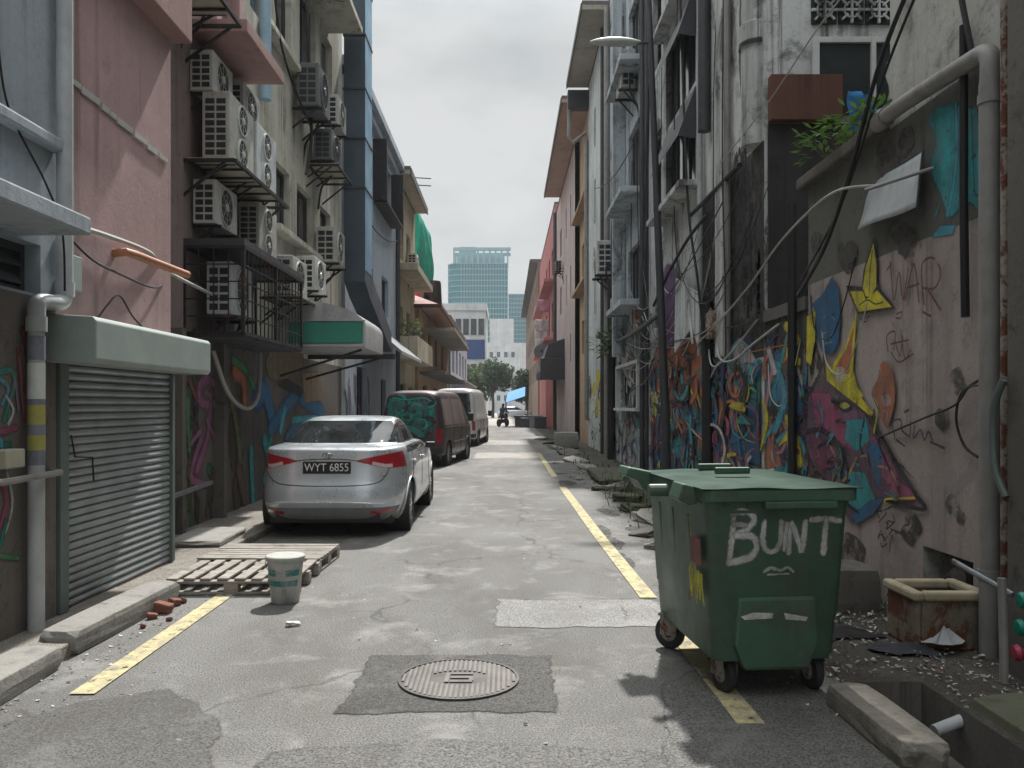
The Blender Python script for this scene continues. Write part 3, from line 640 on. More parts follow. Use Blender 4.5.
r5 = building('tan_rose_building', 'rose and tan rendered building with a pinkish soffit past the whitish building', 3.2, 38.6, 53, 14.0, M['r_rose'], 8,
   [(41,41.6,10.6,12.2,'dark'),(44,44.6,10.6,12.2,'dark'),(41,41.6,7,8.6,'dark'),(44,44.6,7,8.6,'dark'),(41,41.6,3.8,5.2,'dark'),(48,49.4,10.4,12,'dark'),(48,49.4,7,8.6,'dark')])
m = MB(); wall_holes(m, 3.42, 32.3, 38.6, -.3, 14, [(33.5,35,10.6,12.2),(33.5,35,7.2,8.8),(36,37.4,7.2,8.8),(36,37.4,3.9,5.4)], .4); m.add([(3.82,32.4,0),(3.82,38.5,0),(3.82,38.5,14),(3.82,32.4,14)], [(0,1,2,3)]); m.add([(3.42,32.3,-.3),(11,32.3,-.3),(11,32.3,14),(3.42,32.3,14)], [(0,1,2,3)]); m.add([(3.2,38.6,-.3),(3.42,38.6,-.3),(3.42,38.6,14),(3.2,38.6,14)], [(0,1,2,3)])
m.build('tan_wall', M['tan'], r5, fix=False)
ledge(r5, 3.42, 32.4, 38.5, 6.6, .4, .12, M['tan']); ledge(r5, 3.42, 32.4, 38.5, 10, .4, .12, M['tan'])
eave(r5, 3.2, 33.6, 49, 14.0, .95, M['eave_pink'])
r6 = building('red_building', 'dull red painted building hung with washing and a satellite dish far down the right', 3.1, 53, 78, 14.6, M['r_red'], 8,
   [(55,57,10.4,12.2,'dark'),(59,61,10.4,12.2,'dark'),(63,65,10.4,12.2,'dark'),(55,57,6.6,8.6,'dark'),(59,61,6.6,8.6,'dark'),(63,65,6.6,8.6,'dark'),(68,70,6.6,8.6,'dark'),(68,70,10.4,12.2,'dark'),(55.2,60,.1,.3,'dark')])
ledge(r6, 3.1, 53.2, 77.5, 9.6, .7, .2, M['r_red'], 'balcony'); ledge(r6, 3.1, 53.2, 77.5, 5.8, .7, .2, M['r_red'], 'balcony')
for i in range(9): m = MB(); m.box(2.97, 3.12, 53.4+i*1.1, 53.8+i*1.1, 0, 3.4); m.build('pilaster', M['r_red'], r6)
r7 = building('brown_building', 'narrow brown building at the far end of the right-hand row', 2.95, 78, 128, 15.2, M['brown_b'], 8,
   [(80+i*5,82.5+i*5,z,z+2,'dark') for i in range(8) for z in (4,8,12)])
eave(r7, 2.95, 78, 128, 15.2, .75, M['roof'])
# dark boxed awning
m = MB(); m.prism([(3.2,3.2),(1.9,3.2),(1.85,3.5),(2.3,5.0),(3.2,5.3)], 'y', 45.5, 52.6); m.box(1.85,3.19,45.3,45.45,3.0,4.2)
tag(m.build('awning', M['dark_metal'], bev=.02), 'dark boxed metal awning sticking out in front of the red building', 'awning')
# ================================================================== FAR END OF THE STREET
M['mullion'] = simple('mullion', (.20,.36,.40), .5, grime=.1)
def tower(name, label, x0, x1, y0, y1, z1, nx, nz, rnd, crown):
    root = thing(name, label, 'tower', ((x0+x1)/2, (y0+y1)/2, 0)); out = []
    if rnd:
        for i in range(9):
            a = PI + PI/2*i/8; out.append((x0+rnd+rnd*math.cos(a), y0+rnd+rnd*math.sin(a)))
    else: out.append((x0, y0))
    out += [(x1, y0), (x1, y1), (x0, y1)]
    m = MB(); m.prism(out, 'z', 0, z1); m.build('curtain_wall', M['tower_glass'], root)
    m = MB()
    for k in range(nz+1):
        z = z1*k/nz
        for a, b in zip(out, out[1:]): m.bar((a[0],a[1]-.1,z), (b[0],b[1]-.1,z), .25, .3)
    for i in range(nx+1):
        x = x0+rnd+(x1-x0-rnd)*i/nx; m.box(x-.10, x+.10, y0-.3, y0-.1, 0, z1)
    m.build('mullion_grid', M['mullion'], root)
    if crown:
        m = MB(); zc = z1+5
        for i in range(10):
            x = x0+2.2+(x1-x0-2.2)*i/9; m.box(x-.25, x+.25, y0-.2, y0+.4, z1, zc); m.box(x-.25,x+.25,y0+9,y0+9.6,z1,zc)
        m.box(x0+2, x1+1, y0-.4, y0+.5, zc-1.0, zc); m.box(x0+2, x1+1, y0+8.8, y0+9.7, zc-1, zc); m.box(x0+3, x1-1, y0+3, y0+9, z1, zc-1.3)
        m.box(x1-.3, x1+.4, y0, y0+9, zc-1, zc); m.box(x0+4, x0+9, y0+4, y0+8, zc-1.3, zc+1)
        m.build('crown_frame', M['mullion'], root)
    return root
tower('glass_tower', 'tall teal glass office tower with an open concrete frame on its roof', -19, .2, 260, 284, 46.5, 16, 26, 4.5, True)
tower('glass_tower', 'lower dark teal glass block partly behind the right side of the tall tower', 0.6, 7, 292, 312, 41, 12, 26, 0, False)
wb = thing('far_white_block', 'pale grey-white block standing below the teal tower at the end of the street', 'building', (0, 175, 0))
m = MB(); m.box(-4.4, 9, 170, 185, 0, 14.5); m.box(-3.6, 1.4, 170.2, 180, 14.5, 19.5); m.build('wall', M['white_far'], wb)
for i in range(4):
    for k in range(4):
        m = MB(); m.box(-3.6+i*1.5, -2.9+i*1.5, 169.93, 169.98, 2.5+k*3, 3.6+k*3); m.build('window', M['glass_blue'], wb)
cb2 = thing('cross_street_building', 'cream building with a dark blue band across the end of the street', 'building', (-8, 125, 0))
m = MB(); m.box(-16, -3.1, 118, 132, 0, 15.2); m.build('wall', M['white_far'], cb2)
m = MB(); m.box(-16.2, -2.9, 117.8, 132.2, 15.2, 16.2); m.build('roof', M['white_far'], cb2)
m = MB(); m.box(-7.6, -3.2, 117.9, 117.97, 8.2, 11.0); m.build('blue_band', simple('blue_band', (.02,.06,.2), .5, grime=0), cb2)
for i in range(4):
    for z in (11.7, 5.2): m = MB(); m.box(-7.4+i*1.1, -6.6+i*1.1, 117.9, 117.97, z, z+2.3); m.build('window', M['glass'], cb2)
def tree(loc, h, r, label, seed, dark=True, n=5200, ls=.42):
    rr = random.Random(seed); root = thing('tree', label, 'tree', loc, 'trees at the end of the street')
    m = MB(); hx = h*.45
    m.tube([(0,0,0),(.06,.03,hx*.5),(0,.08,hx),(.1,0,h*.75)], .1, 8, radii=[.22,.17,.14,.05])
    cl = []
    for i in range(9):
        a = i*2.4; q = (math.cos(a)*r*.55*rr.uniform(.5,1.1), math.sin(a)*r*.55*rr.uniform(.5,1.1), h*rr.uniform(.5,.88))
        m.tube([(0,.05,hx*.9),(q[0]*.5,q[1]*.5,(hx+q[2])*.5),q], .05, 5, radii=[.09,.06,.02]); cl.append((Vector(q), r*rr.uniform(.3,.55)))
    m.build('trunk', M['trunk'], root, world=False)
    f = MB()
    for i in range(n):
        c, cr_ = cl[rr.randrange(len(cl))]
        d = Vector((rr.gauss(0,1), rr.gauss(0,1), rr.gauss(0,.8))).normalized()*cr_*rr.random()**.4
        p = c + d; u = Vector((rr.gauss(0,1), rr.gauss(0,1), rr.gauss(0,1))).normalized(); w = u.orthogonal().normalized(); s_ = ls*rr.uniform(.6,1.2)
        f.add([p-u*s_*.5, p+w*s_*.28, p+u*s_*.5, p-w*s_*.28], [(0,1,2,3)])
    f.build('crown', M['leaf_dark'] if dark else M['leaf'], root, world=False, fix=False)
    return root
tree((-1.8, 104, 0), 7.2, 3.1, 'leafy green tree at the end of the street in front of the white block', 3, True)
tree((-5.2, 100, 0), 6.5, 2.8, 'smaller green tree at the far end beside the left-hand houses', 4, False)
tree((2.6, 112, 0), 6.0, 2.6, 'low dark tree at the street end half hidden by the blue tarp stall', 5, True)

# ================================================================== SKY, SUN, CAMERA
w = bpy.data.worlds.new('World'); SC.world = w; w.use_nodes = True; nt = w.node_tree; nt.nodes.clear()
EL = 54
sky = nt.nodes.new('ShaderNodeTexSky'); sky.sky_type = 'NISHITA'; sky.sun_disc = False; sky.sun_elevation = math.radians(EL); sky.sun_rotation = math.radians(8); sky.dust_density = 3; sky.air_density = 1.4
tc = nt.nodes.new('ShaderNodeTexCoord'); mp = nt.nodes.new('ShaderNodeMapping'); mp.inputs['Scale'].default_value = (1, 1, 2.2)
nt.links.new(tc.outputs['Generated'], mp.inputs['Vector'])
nz = nt.nodes.new('ShaderNodeTexNoise'); nz.inputs['Scale'].default_value = 2.1; nz.inputs['Detail'].default_value = 7; nz.inputs['Roughness'].default_value = .52; nt.links.new(mp.outputs[0], nz.inputs['Vector'])
r1 = nt.nodes.new('ShaderNodeMapRange'); r1.inputs['From Min'].default_value = .33; r1.inputs['From Max'].default_value = .55; nt.links.new(nz.outputs['Fac'], r1.inputs['Value'])
cm_ = nt.nodes.new('ShaderNodeMix'); cm_.data_type = 'RGBA'; cm_.inputs[6].default_value = (2.5, 2.78, 2.92, 1); cm_.inputs[7].default_value = (4.6, 4.66, 4.65, 1); nt.links.new(r1.outputs[0], cm_.inputs[0])
# an overcast sky is brighter overhead than near the horizon
sz = nt.nodes.new('ShaderNodeSeparateXYZ'); nt.links.new(tc.outputs['Generated'], sz.inputs[0])
gz = nt.nodes.new('ShaderNodeMapRange'); gz.inputs['From Min'].default_value = .40; gz.inputs['From Max'].default_value = 1; gz.inputs['To Min'].default_value = 1; gz.inputs['To Max'].default_value = 5.2; nt.links.new(sz.outputs[2], gz.inputs['Value'])
gm_ = nt.nodes.new('ShaderNodeMix'); gm_.data_type = 'RGBA'; gm_.blend_type = 'MULTIPLY'; gm_.inputs[0].default_value = 1; gm_.clamp_result = False; nt.links.new(cm_.outputs[2], gm_.inputs[6]); nt.links.new(gz.outputs[0], gm_.inputs[7])
n2 = nt.nodes.new('ShaderNodeTexNoise'); n2.inputs['Scale'].default_value = 1.3; n2.inputs['Detail'].default_value = 6; nt.links.new(mp.outputs[0], n2.inputs['Vector'])
r2_ = nt.nodes.new('ShaderNodeMapRange'); r2_.inputs['From Min'].default_value = .3; r2_.inputs['From Max'].default_value = .45; r2_.inputs['To Min'].default_value = .8; r2_.inputs['To Max'].default_value = .97; nt.links.new(n2.outputs['Fac'], r2_.inputs['Value'])
mx = nt.nodes.new('ShaderNodeMix'); mx.data_type = 'RGBA'; nt.links.new(r2_.outputs[0], mx.inputs[0]); nt.links.new(sky.outputs[0], mx.inputs[6]); nt.links.new(gm_.outputs[2], mx.inputs[7])
bg = nt.nodes.new('ShaderNodeBackground'); bg.inputs['Strength'].default_value = .1; nt.links.new(mx.outputs[2], bg.inputs[0])
wo = nt.nodes.new('ShaderNodeOutputWorld'); nt.links.new(bg.outputs[0], wo.inputs[0])
sl = bpy.data.lights.new('sun', 'SUN'); sl.energy = 5.0; sl.angle = math.radians(2.0); sl.color = (1, .97, .93)
so = bpy.data.objects.new('sun', sl); COL.objects.link(so); so.rotation_euler = (-math.radians(90-EL), 0, math.radians(-8))
cam = bpy.data.cameras.new('camera'); co = bpy.data.objects.new('camera', cam); COL.objects.link(co); SC.camera = co
co.location = (0, 0, H); co.rotation_euler = (PI/2, 0, 0)
cam.sensor_width = 36; cam.lens = F/1024*36; cam.shift_x = (512-CX)/1024; cam.shift_y = (CY-384)/1024; cam.clip_end = 3000; cam.clip_start = .05
SC.view_settings.view_transform = 'Standard'; SC.view_settings.look = 'None'; SC.view_settings.exposure = .48; SC.view_settings.gamma = 1
# the damp city air between here and the towers
hz = MB(); hz.box(-640, 640, -240, 1040, -1.4, 72); ho = hz.build('haze', NT('haze').mat); tag(ho, kind='stuff')
hm = ho.data.materials[0].node_tree; hm.nodes.clear(); v_ = hm.nodes.new('ShaderNodeVolumePrincipled'); v_.inputs['Color'].default_value = (.9,.95,1,1); v_.inputs['Density'].default_value = .00035; v_.inputs['Anisotropy'].default_value = .2
ou = hm.nodes.new('ShaderNodeOutputMaterial'); hm.links.new(v_.outputs[0], ou.inputs['Volume'])
SC.cycles.volume_bounces = 1
SC.cycles.max_bounces = 6; SC.cycles.diffuse_bounces = 4; SC.cycles.glossy_bounces = 3; SC.cycles.transparent_max_bounces = 24
# ================================================================== AIR CONDITIONERS
def make_ac(name, mats, w=.8, h=.55, d=.3, fans=1):
    body, dark = mats
    root = thing(name, None, None)
    m = MB(); m.box(0, d, 0, w, 0, h); m.build('casing', body, root, world=False, bev=.014)
    for k in range(fans):
        zc = h*(k+.5)/fans; rr = min(h/fans, w)*.41; yc = w*.45 if fans == 1 else w/2
        m = MB(); m.lathe([(0,d+.004),(rr,d+.004)], (0,yc,zc), 24, 'x', 0); m.lathe([(rr,d+.0),(rr,d+.02),(rr+.018,d+.02),(rr+.018,d+.0)], (0,yc,zc), 24, 'x', 1)
        for q in (.4,.7): m.lathe([(rr*q-.003,d+.012),(rr*q+.003,d+.012)], (0,yc,zc), 20, 'x', 1)
        for j in range(8):
            a = j*PI/4; m.bar((d+.014,yc,zc), (d+.014,yc+math.cos(a)*rr,zc+math.sin(a)*rr), .005, .004, 1)
        m.lathe([(0,d+.03),(rr*.22,d+.03),(rr*.25,d+.01)], (0,yc,zc), 16, 'x', 1)
        m.build('fan_grille', [dark, body], root, world=False)
    for y, s_ in ((-.001, -1), (w+.001, 1)):
        m = MB(); rows = max(4, int(h/.105))
        for c in range(2):
            for r in range(rows):
                x0 = d*(.12+.40*c); z0 = h*.08 + r*h*.84/rows
                ya, yb = sorted((y, y+s_*.003)); m.box(x0, x0+d*.33, ya, yb, z0, z0+h*.84/rows*.72)
        m.build('side_grille', dark, root, world=False)
    for y in (.08, w-.08): m = MB(); m.bar((-.12,y,-.02), (d+.04,y,-.02), .035); m.bar((-.12,y,-.3), (d*.8,y,-.03), .025); m.build('bracket', M['black_iron'], root, world=False)
    m = MB(); m.tube(cr([(-.1,w*.92,h*.25),(d*.4,w+.06,h*.2),(d*.3,w+.05,-.1),(-.05,w+.02,-.3),(-.1,w,-.7)], 5), .018, 6); m.build('hose', M['cable'], root, world=False)
    return root
AG = 'air conditioner units on the walls'
protos = {'small': make_ac('air_conditioner', (M['ac_side'], M['slot'])), 'tall': make_ac('air_conditioner', (M['white_plastic'], M['slot']), .96, .86, .34, 2), 'dark': make_ac('air_conditioner', (M['ac_dark'], M['slot']))}
dims = {'small': (.8,.55,.3), 'tall': (.96,.86,.34), 'dark': (.8,.55,.3)}
used = set(); used_n = []; ACM = ['ac_a', 'ac_b', 'ac_c', 'ac_d']
M['ac_a'] = simple('ac_a', (.52,.53,.51), .5, grime=.75, scale=6, rust=.05); M['ac_b'] = simple('ac_b', (.47,.47,.43), .55, grime=.8, scale=7); M['ac_c'] = simple('ac_c', (.50,.54,.56), .45, grime=.6, scale=5); M['ac_d'] = simple('ac_d', (.40,.40,.385), .6, grime=.9, scale=6, rust=.15)
def ac(kind, xf, y, z, w, h, d, label, side=-1):
    p = protos[kind]
    o = p if kind not in used else dup(p)
    used.add(kind); W, Hh, D = dims[kind]
    if side < 0: o.location = (xf - d, y, z); o.rotation_euler = (0,0,0)
    else: o.location = (xf + d, y+w, z); o.rotation_euler = (0,0,PI)
    o.scale = (d/D, w/W, h/Hh); tag(o, label, 'air conditioner', AG)
    for ch in o.children:
        if ch.name.startswith('casing') and kind != 'dark':
            ch.material_slots[0].link = 'OBJECT'; ch.material_slots[0].material = M[ACM[len(used_n) % 4]]
    used_n.append(1); return o
ac('small', -3.62, 10.1, 5.48, .73, .5, .29, 'small white air conditioner highest on the pink wall, above the tall double unit')
ac('tall', -3.42, 10.12, 4.62, .96, .86, .345, 'tall white air conditioner with two grille columns, nearest on the large iron shelf')
ac('tall', -3.42, 11.2, 4.64, .96, .84, .345, 'second tall white air conditioner, behind the first on the same iron shelf')
ac('small', -3.62, 11.25, 5.55, .8, .5, .29, 'white air conditioner peeping over the tall units under the pink ledge')
ac('small', -3.60, 10.15, 3.85, .8, .55, .29, 'greyish air conditioner with a dark fan just under the iron shelf, above the cage')
ac('tall', -3.55, 11.75, 3.78, .9, .74, .3, 'white air conditioner standing on the far part of the cage top')
ac('small', -3.42, 10.2, 2.73, .85, .66, .32, 'white air conditioner locked inside the black iron cage')
ac('small', -3.42, 13.1, 3.38, .95, .62, .34, 'white air conditioner with a round fan just past the cage, nearer of a pair')
ac('small', -3.42, 14.6, 3.66, .9, .6, .34, 'white air conditioner with a round fan past the cage, farther of a pair')
ac('small', -3.47, 16.6, 4.5, .95, .72, .4, 'white air conditioner under the cream wall windows beside the exhaust duct')
ac('dark', -3.42, 14.9, 7.05, .9, .78, .4, 'dark grey air conditioner on a bracket beneath the upper windows of the cream block')
ac('dark', -3.42, 16.0, 6.4, .9, .6, .35, 'dark air conditioner above a beige tray next to the exhaust duct')
ac('small', -3.42, 16.6, 7.3, .85, .6, .34, 'pale air conditioner high beside the exhaust duct above the dark one')
ac('small', -3.42, 31.0, 6.75, .9, .6, .34, 'small air conditioner on the far cream building near its balcony')
ac('dark', -3.42, 32.4, 3.9, .9, .6, .34, 'dark air conditioner low on the far cream building')
ac('small', 2.78, 20.0, 9.35, .85, .95, .35, 'pale air conditioner on a tray right below the street lamp head', 1)
ac('small', 2.68, 24.4, 5.5, .95, 1.0, .45, 'large pale air conditioner low on the wall behind the lamp post', 1)
ac('dark', 2.75, 46.5, 9.2, .9, .6, .34, 'dark air conditioner on the rose building', 1)
def shelf(y0, y1, x0, x1, z, label):
    root = thing('iron_shelf', label, 'shelf', (x0, y0, z), 'iron shelves for air conditioners'); m = MB()
    for y in (y0, y1): m.bar((x0-.1,y,z), (x1,y,z), .04); m.bar((x0-.1,y,z-.5), (x1-.1,y,z), .03)
    for x in (x0+.05, x1): m.bar((x,y0,z+.001), (x,y1,z+.001), .04)
    n = max(2, int((y1-y0)/.4))
    for i in range(1, n): y = y0+(y1-y0)*i/n; m.bar((x0,y,z), (x1,y,z), .025)
    m.build('frame', M['black_iron'], root)
    m = MB(); m.box(x0+.03, x1-.03, y0+.03, y1-.25, z+.022, z+.045); m.build('board', M['beige'], root)
shelf(9.95, 12.35, -3.92, -3.3, 4.57, 'large black iron shelf with a pale board under the two tall air conditioners')
shelf(8.75, 10.0, -3.92, -3.25, 6.22, 'black iron shelf with a beige board jutting out at the top edge of the photo')
shelf(16.0, 17.4, -3.92, -3.3, 6.28, 'iron shelf with a beige board under the dark air conditioner by the duct')
shelf(13.0, 15.6, -3.92, -3.3, 3.3, 'iron shelf carrying the pair of round fan air conditioners')
ac('tall', -3.4, 8.85, 6.28, 1.0, .9, .45, 'air conditioner cropped by the top of the photo on the highest iron shelf')
# cage
cg = thing('iron_cage', 'black barred iron cage fixed to the wall around an air conditioner', 'cage', (-3.92, 10, 2.45))
m = MB(); x0, x1, y0, y1, z0, z1 = -3.92, -3.2, 9.95, 12.75, 2.47, 3.52
for x in (x0, x1):
    for y in (y0, 11.35, y1): m.bar((x,y,z0), (x,y,z1), .04)
for z in (z0, z1):
    for x in (x0, x1): m.bar((x,y0,z), (x,y1,z), .045)
    for y in (y0, 11.35, y1): m.bar((x0,y,z), (x1,y,z), .04)
for i in range(1, 16): y = y0+(y1-y0)*i/16; m.bar((x1,y,z0), (x1,y,z1), .014)
for i in range(1, 5): z = z0+(z1-z0)*i/5; m.bar((x1,y0,z), (x1,y1,z), .016); m.bar((x0,y0,z), (x1,y0,z), .016)
for i in range(1, 4): x = x0+(x1-x0)*i/4; m.bar((x,y0,z0), (x,y0,z1), .013)
m.build('bars', M['black_iron'], cg)
m = MB(); m.box(x0, x1+.02, y0-.02, y1+.02, z1+.02, z1+.1); m.box(x0, x1, y0, y1, z0-.05, z0-.02); m.build('plate', M['dark_metal'], cg)
# exhaust duct
du = thing('exhaust_duct', 'tall square blue-grey metal exhaust duct running up the wall beside the cream block', 'duct', (-3.4, 18.6, 4.4))
m = MB(); m.box(-3.62, -3.15, 18.2, 19.1, 4.6, 15); m.prism([(18.2,4.6),(19.1,4.6),(22.4,3.55),(22.4,3.05),(18.9,4.05),(18.2,4.35)], 'x', -3.62, -3.152); m.build('shaft', M['duct'], du)
m = MB(); m.box(-3.149, -3.145, 18.2, 19.1, 4.6, 15); m.build('face', M['duct_edge'], du)
for z in (6.4, 7.5, 8.6, 9.8, 11, 12.2): m = MB(); m.box(-3.64, -3.13, 18.17, 19.13, z, z+.04); m.build('flange', M['dark_metal'], du)
m = MB(); m.prism([(-3.85,3.9),(-2.9,3.1),(-2.88,3.0),(-3.85,3.7)], 'y', 22.5, 27.8); tag(m.build('canopy', M['gray_metal']), 'slanted grey metal canopy on the pale blue-grey building', 'canopy')
# curved hood with green end
hd = thing('hood', 'curved white sheet-metal hood with a green front panel sticking out over the saloon', 'hood', (-3, 14, 2.6))
prof = [(-3.92,2.58)] + [(-3.92, 3.42)] + [(-3.92+1.5*math.sin(a*PI/20), 2.95+.47*math.cos(a*PI/20)) for a in range(1, 11)] + [(-2.42,2.58)]
m = MB(); m.prism(prof, 'y', 14.02, 16.0); m.build('shell', M['steel'], hd, smooth=True)
m = MB(); m.box(-3.72, -2.46, 13.985, 14.0, 2.66, 3.02); m.build('green_panel', M['green_tarp'], hd, bev=.004)
m = MB(); m.box(-3.9,-2.42,13.97,14.015,2.60,2.635); m.box(-3.9,-2.42,13.97,14.015,3.03,3.055); m.build('rim', M['steel'], hd)
m = MB(); m.box(-3.9, -2.2, 16.05, 16.15, 2.5, 2.6); m.build('strut', M['black_iron'], hd)
m = MB(); m.bar((-3.9,14.1,2.1), (-2.5,14.1,2.55), .04); m.build('strut', M['black_iron'], hd)
m = MB(); m.bar((-3.9,15.9,2.1), (-2.3,15.9,2.55), .04); m.build('strut', M['black_iron'], hd)

# ================================================================== PIPES AND SMALL WALL FITTINGS
def pipe(name, label, pts, r, mat, n=12, cat='pipe', group=None, smooth=True):
    m = MB(); m.tube(pts, r, n); return tag(m.build(name, mat, smooth=smooth), label, cat, group)
dp = thing('drainpipe', 'thick white drainpipe beside the roller shutter with an elbow and taped lower length', 'drainpipe', (-3.13, 5.5, 0))
m = MB(); m.tube([(-3.14,5.82,11),(-3.14,5.82,2.42)], .056, 14); m.tube(cr([(-3.14,5.82,2.45),(-3.14,5.80,2.34),(-3.14,5.68,2.31),(-3.14,5.55,2.30),(-3.14,5.48,2.27),(-3.14,5.47,2.15)], 5), .056, 14); m.tube([(-3.14,5.47,2.16),(-3.14,5.47,.09)], .052, 14); m.build('tube', M['pvc'], dp, smooth=True)
for z in (2.42, 2.14, 5.1, 8): m = MB(); m.lathe([(.055,z-.05),(.066,z-.05),(.066,z+.05),(.055,z+.05)], (-3.14, 5.82 if z > 2.3 else 5.47, 0), 14); m.build('collar', M['pvc'], dp, smooth=True)
m = MB(); m.lathe([(.0545,1.9),(.0545,2.06)], (-3.14,5.47,0), 14, m=1); m.lathe([(.0545,1.30),(.0545,1.40)], (-3.14,5.47,0), 14, m=0); m.lathe([(.0545,1.47),(.0545,1.60)], (-3.14,5.47,0), 14, m=0); m.lathe([(.0543,1.2),(.0543,1.64)], (-3.14,5.47,0), 14, m=1); m.lathe([(.0545,1.64),(.0545,1.88)], (-3.14,5.47,0), 14, m=2)
m.build('tape', [simple('tape', (.38,.36,.10), .6, grime=.5, scale=14), simple('tape_gray', (.2,.22,.26), .6, grime=.6, scale=20), M['white_plastic']], dp, smooth=True)
m = MB(); m.box(-3.24, -3.17, 5.98, 6.12, 2.44, 2.7); tag(m.build('junction_box', M['shutter_box'], bev=.008), 'small pale green electrical box beside the white drainpipe', 'electrical box')
pipe('orange_pipe', 'short rusty orange pipe sticking out of the pink wall', [(-3.24,6.75,2.85),(-3.14,6.75,2.86),(-3.12,6.9,2.86),(-3.02,7.75,2.83)], .035, M['orange_pipe'])
pipe('blue_pipe', 'bright pale blue drainpipe running up the cream building', [(-3.8,12.9,6.4),(-3.8,12.9,13)], .09, M['blue_pipe'])
m = MB(); R2 = random.Random(4); y = 5.95
while y < 7.7:
    L = R2.uniform(.08, .3); z = 4.02 - (y-5.9)*.06
    m.box(-3.235, -3.222, y, min(y+L, 7.8), z-.02-R2.uniform(0,.015), z+.02, 0); y += L + R2.uniform(0,.03)
tag(m.build('conduit', M['cable_pale']), 'broken white plaster conduit running across the pink wall', 'conduit')
pipe('drainpipe', 'dark vertical drainpipe between the cream and pale blue-grey buildings', [(-3.78,28.4,0),(-3.78,28.4,9.9)], .08, M['dark_metal'], cat='drainpipe')
# valve and stub on the left pipe
pipe('water_pipe', 'small grey water pipe with a tap crossing behind the taped drainpipe', [(-3.2,4.6,1.13),(-3.06,5.0,1.13),(-3.05,5.6,1.14),(-3.2,5.75,1.14)], .022, M['pvc_gray'], 8)
m = MB(); m.box(-3.21, -3.1, 5.08, 5.28, 1.2, 1.32); tag(m.build('meter_box', M['beige'], bev=.01), 'small beige box on the left wall above the water pipe', 'box')

# right-hand pipes
bp = thing('soil_pipe', 'thick grey-brown pipe bending down the right-hand wall in front of the graffiti', 'pipe', (3.06, 5.25, 0))
m = MB(); m.tube(cr([(3.1,6.75,3.96),(3.1,6.3,3.95),(3.1,5.5,3.9),(3.1,5.32,3.88),(3.09,5.24,3.8),(3.08,5.23,3.6)], 5), .062, 14); m.tube([(3.08,5.23,3.65),(3.08,5.23,-.02)], .064, 14); m.build('tube', M['pvc_gray'], bp, smooth=True)
for z in (.52, 3.55): m = MB(); m.lathe([(.062,z-.03),(.072,z-.03),(.072,z+.03),(.062,z+.03)], (3.08,5.23,0), 14); m.build('collar', M['pvc_gray'], bp, smooth=True)
m = MB(); m.lathe([(.07,6.7),(.085,6.74),(.085,6.85)], (3.1,0,3.96), 14, 'y')
m.build('collar', M['pvc_gray'], bp, smooth=True)
pipe('black_pipe', 'thin black pipe on the teal-painted patch left of the thick grey pipe', [(3.13,5.62,4.2),(3.13,5.62,3.0),(3.13,5.6,2.2)], .028, M['cable'])
pipe('rusty_pole', 'peeling whitish rusty pole at the right edge of the photo', [(3.08,5.06,-.02),(3.08,5.06,6)], .032, M['rusty'])
m = MB(); m.box(3.0, 3.3, 4.2, 4.93, -.3, 6); tag(m.build('pier', M['concrete_dark'], bev=.02), 'rough dark masonry pier at the right edge behind the rusty pole', 'pier')
pipe('cable_loop', 'loop of grey-green hose hanging at the right edge beside the rusty pole', cr([(2.98,4.92,1.75),(2.96,4.98,1.6),(2.96,5.0,1.4),(2.96,4.97,1.2),(2.98,4.9,1.05)], 6), .022, simple('hose', (.11,.14,.13), .4), cat='hose')
cp = thing('round_column', 'thick pale round downpipe with a collar at the corner of the white building', 'pipe', (3.15, 10.55, 5))
m = MB(); m.tube([(3.2,10.5,4.9),(3.2,10.5,14)], .2, 20); m.build('shaft', M['r_white'], cp, smooth=True)
m = MB(); m.lathe([(.2,6.2),(.225,6.22),(.225,6.44),(.2,6.46)], (3.2,10.5,0), 20); m.build('collar', M['r_white'], cp, smooth=True)
m = MB(); m.lathe([(.228,6.15),(.228,6.2)], (3.2,10.5,0), 20); m.build('strap', M['cable'], cp)
pipe('dark_downpipe', 'black downpipe ending in a funnel on the white building behind the lamp', [(3.1,12.9,5.9),(3.1,12.9,14)], .1, M['dark_metal'], cat='drainpipe')
pipe('drainpipe', 'black drainpipe rising behind the lamp post on the pale blue building', [(3.12,18.3,0),(3.12,18.3,14)], .045, M['dark_metal'], cat='drainpipe')
pipe('drainpipe', 'thick black downpipe low on the wall under the large pale air conditioner', [(3.08,24.2,0),(3.08,24.2,5.3)], .12, M['cable'], cat='drainpipe')
pipe('drainpipe', 'grey drainpipe up the corner of the whitish building', [(3.1,25.5,0),(3.1,25.5,14)], .09, M['pvc_gray'], cat='drainpipe')
pipe('drainpipe', 'dark drainpipe between the rose building and the red building', [(3.1,53,0),(3.1,53,14)], .12, M['dark_metal'], cat='drainpipe')
pipe('iron_bar', 'black iron bar across the white wall above the mould', [(3.12,11.0,4.82),(3.05,13.6,4.75)], .035, M['cable'], cat='bar')
# low valves
def valve(loc, mat, label):
    root = thing('valve', label, 'valve', loc, 'valves by the rusty pole'); x, y, z = loc
    m = MB(); m.tube([(x+.14,y+.05,z),(x+.02,y,z)], .02, 10); m.build('stem', M['steel'], root, smooth=True)
    m = MB(); m.lathe([(0,-.025),(.036,-.022),(.05,0),(.036,.022),(0,.025)], (x, y, z), 14, 'x'); m.build('knob', mat, root, smooth=True)
valve((2.93,4.66,.49), M['knob_green'], 'green valve knob near the rusty pole, upper of the two green ones')
valve((2.93,4.68,.33), M['knob_green'], 'green valve knob near the rusty pole, just above the red one')
valve((2.90,4.66,.19), M['knob_red'], 'crimson valve knob low beside the rusty pole')
pipe('water_pipe', 'thin upright grey pipe beside the valve knobs at the right edge', [(2.86,4.72,.0),(2.86,4.72,.16),(2.86,4.74,.6)], .024, M['pvc_gray'], 8)
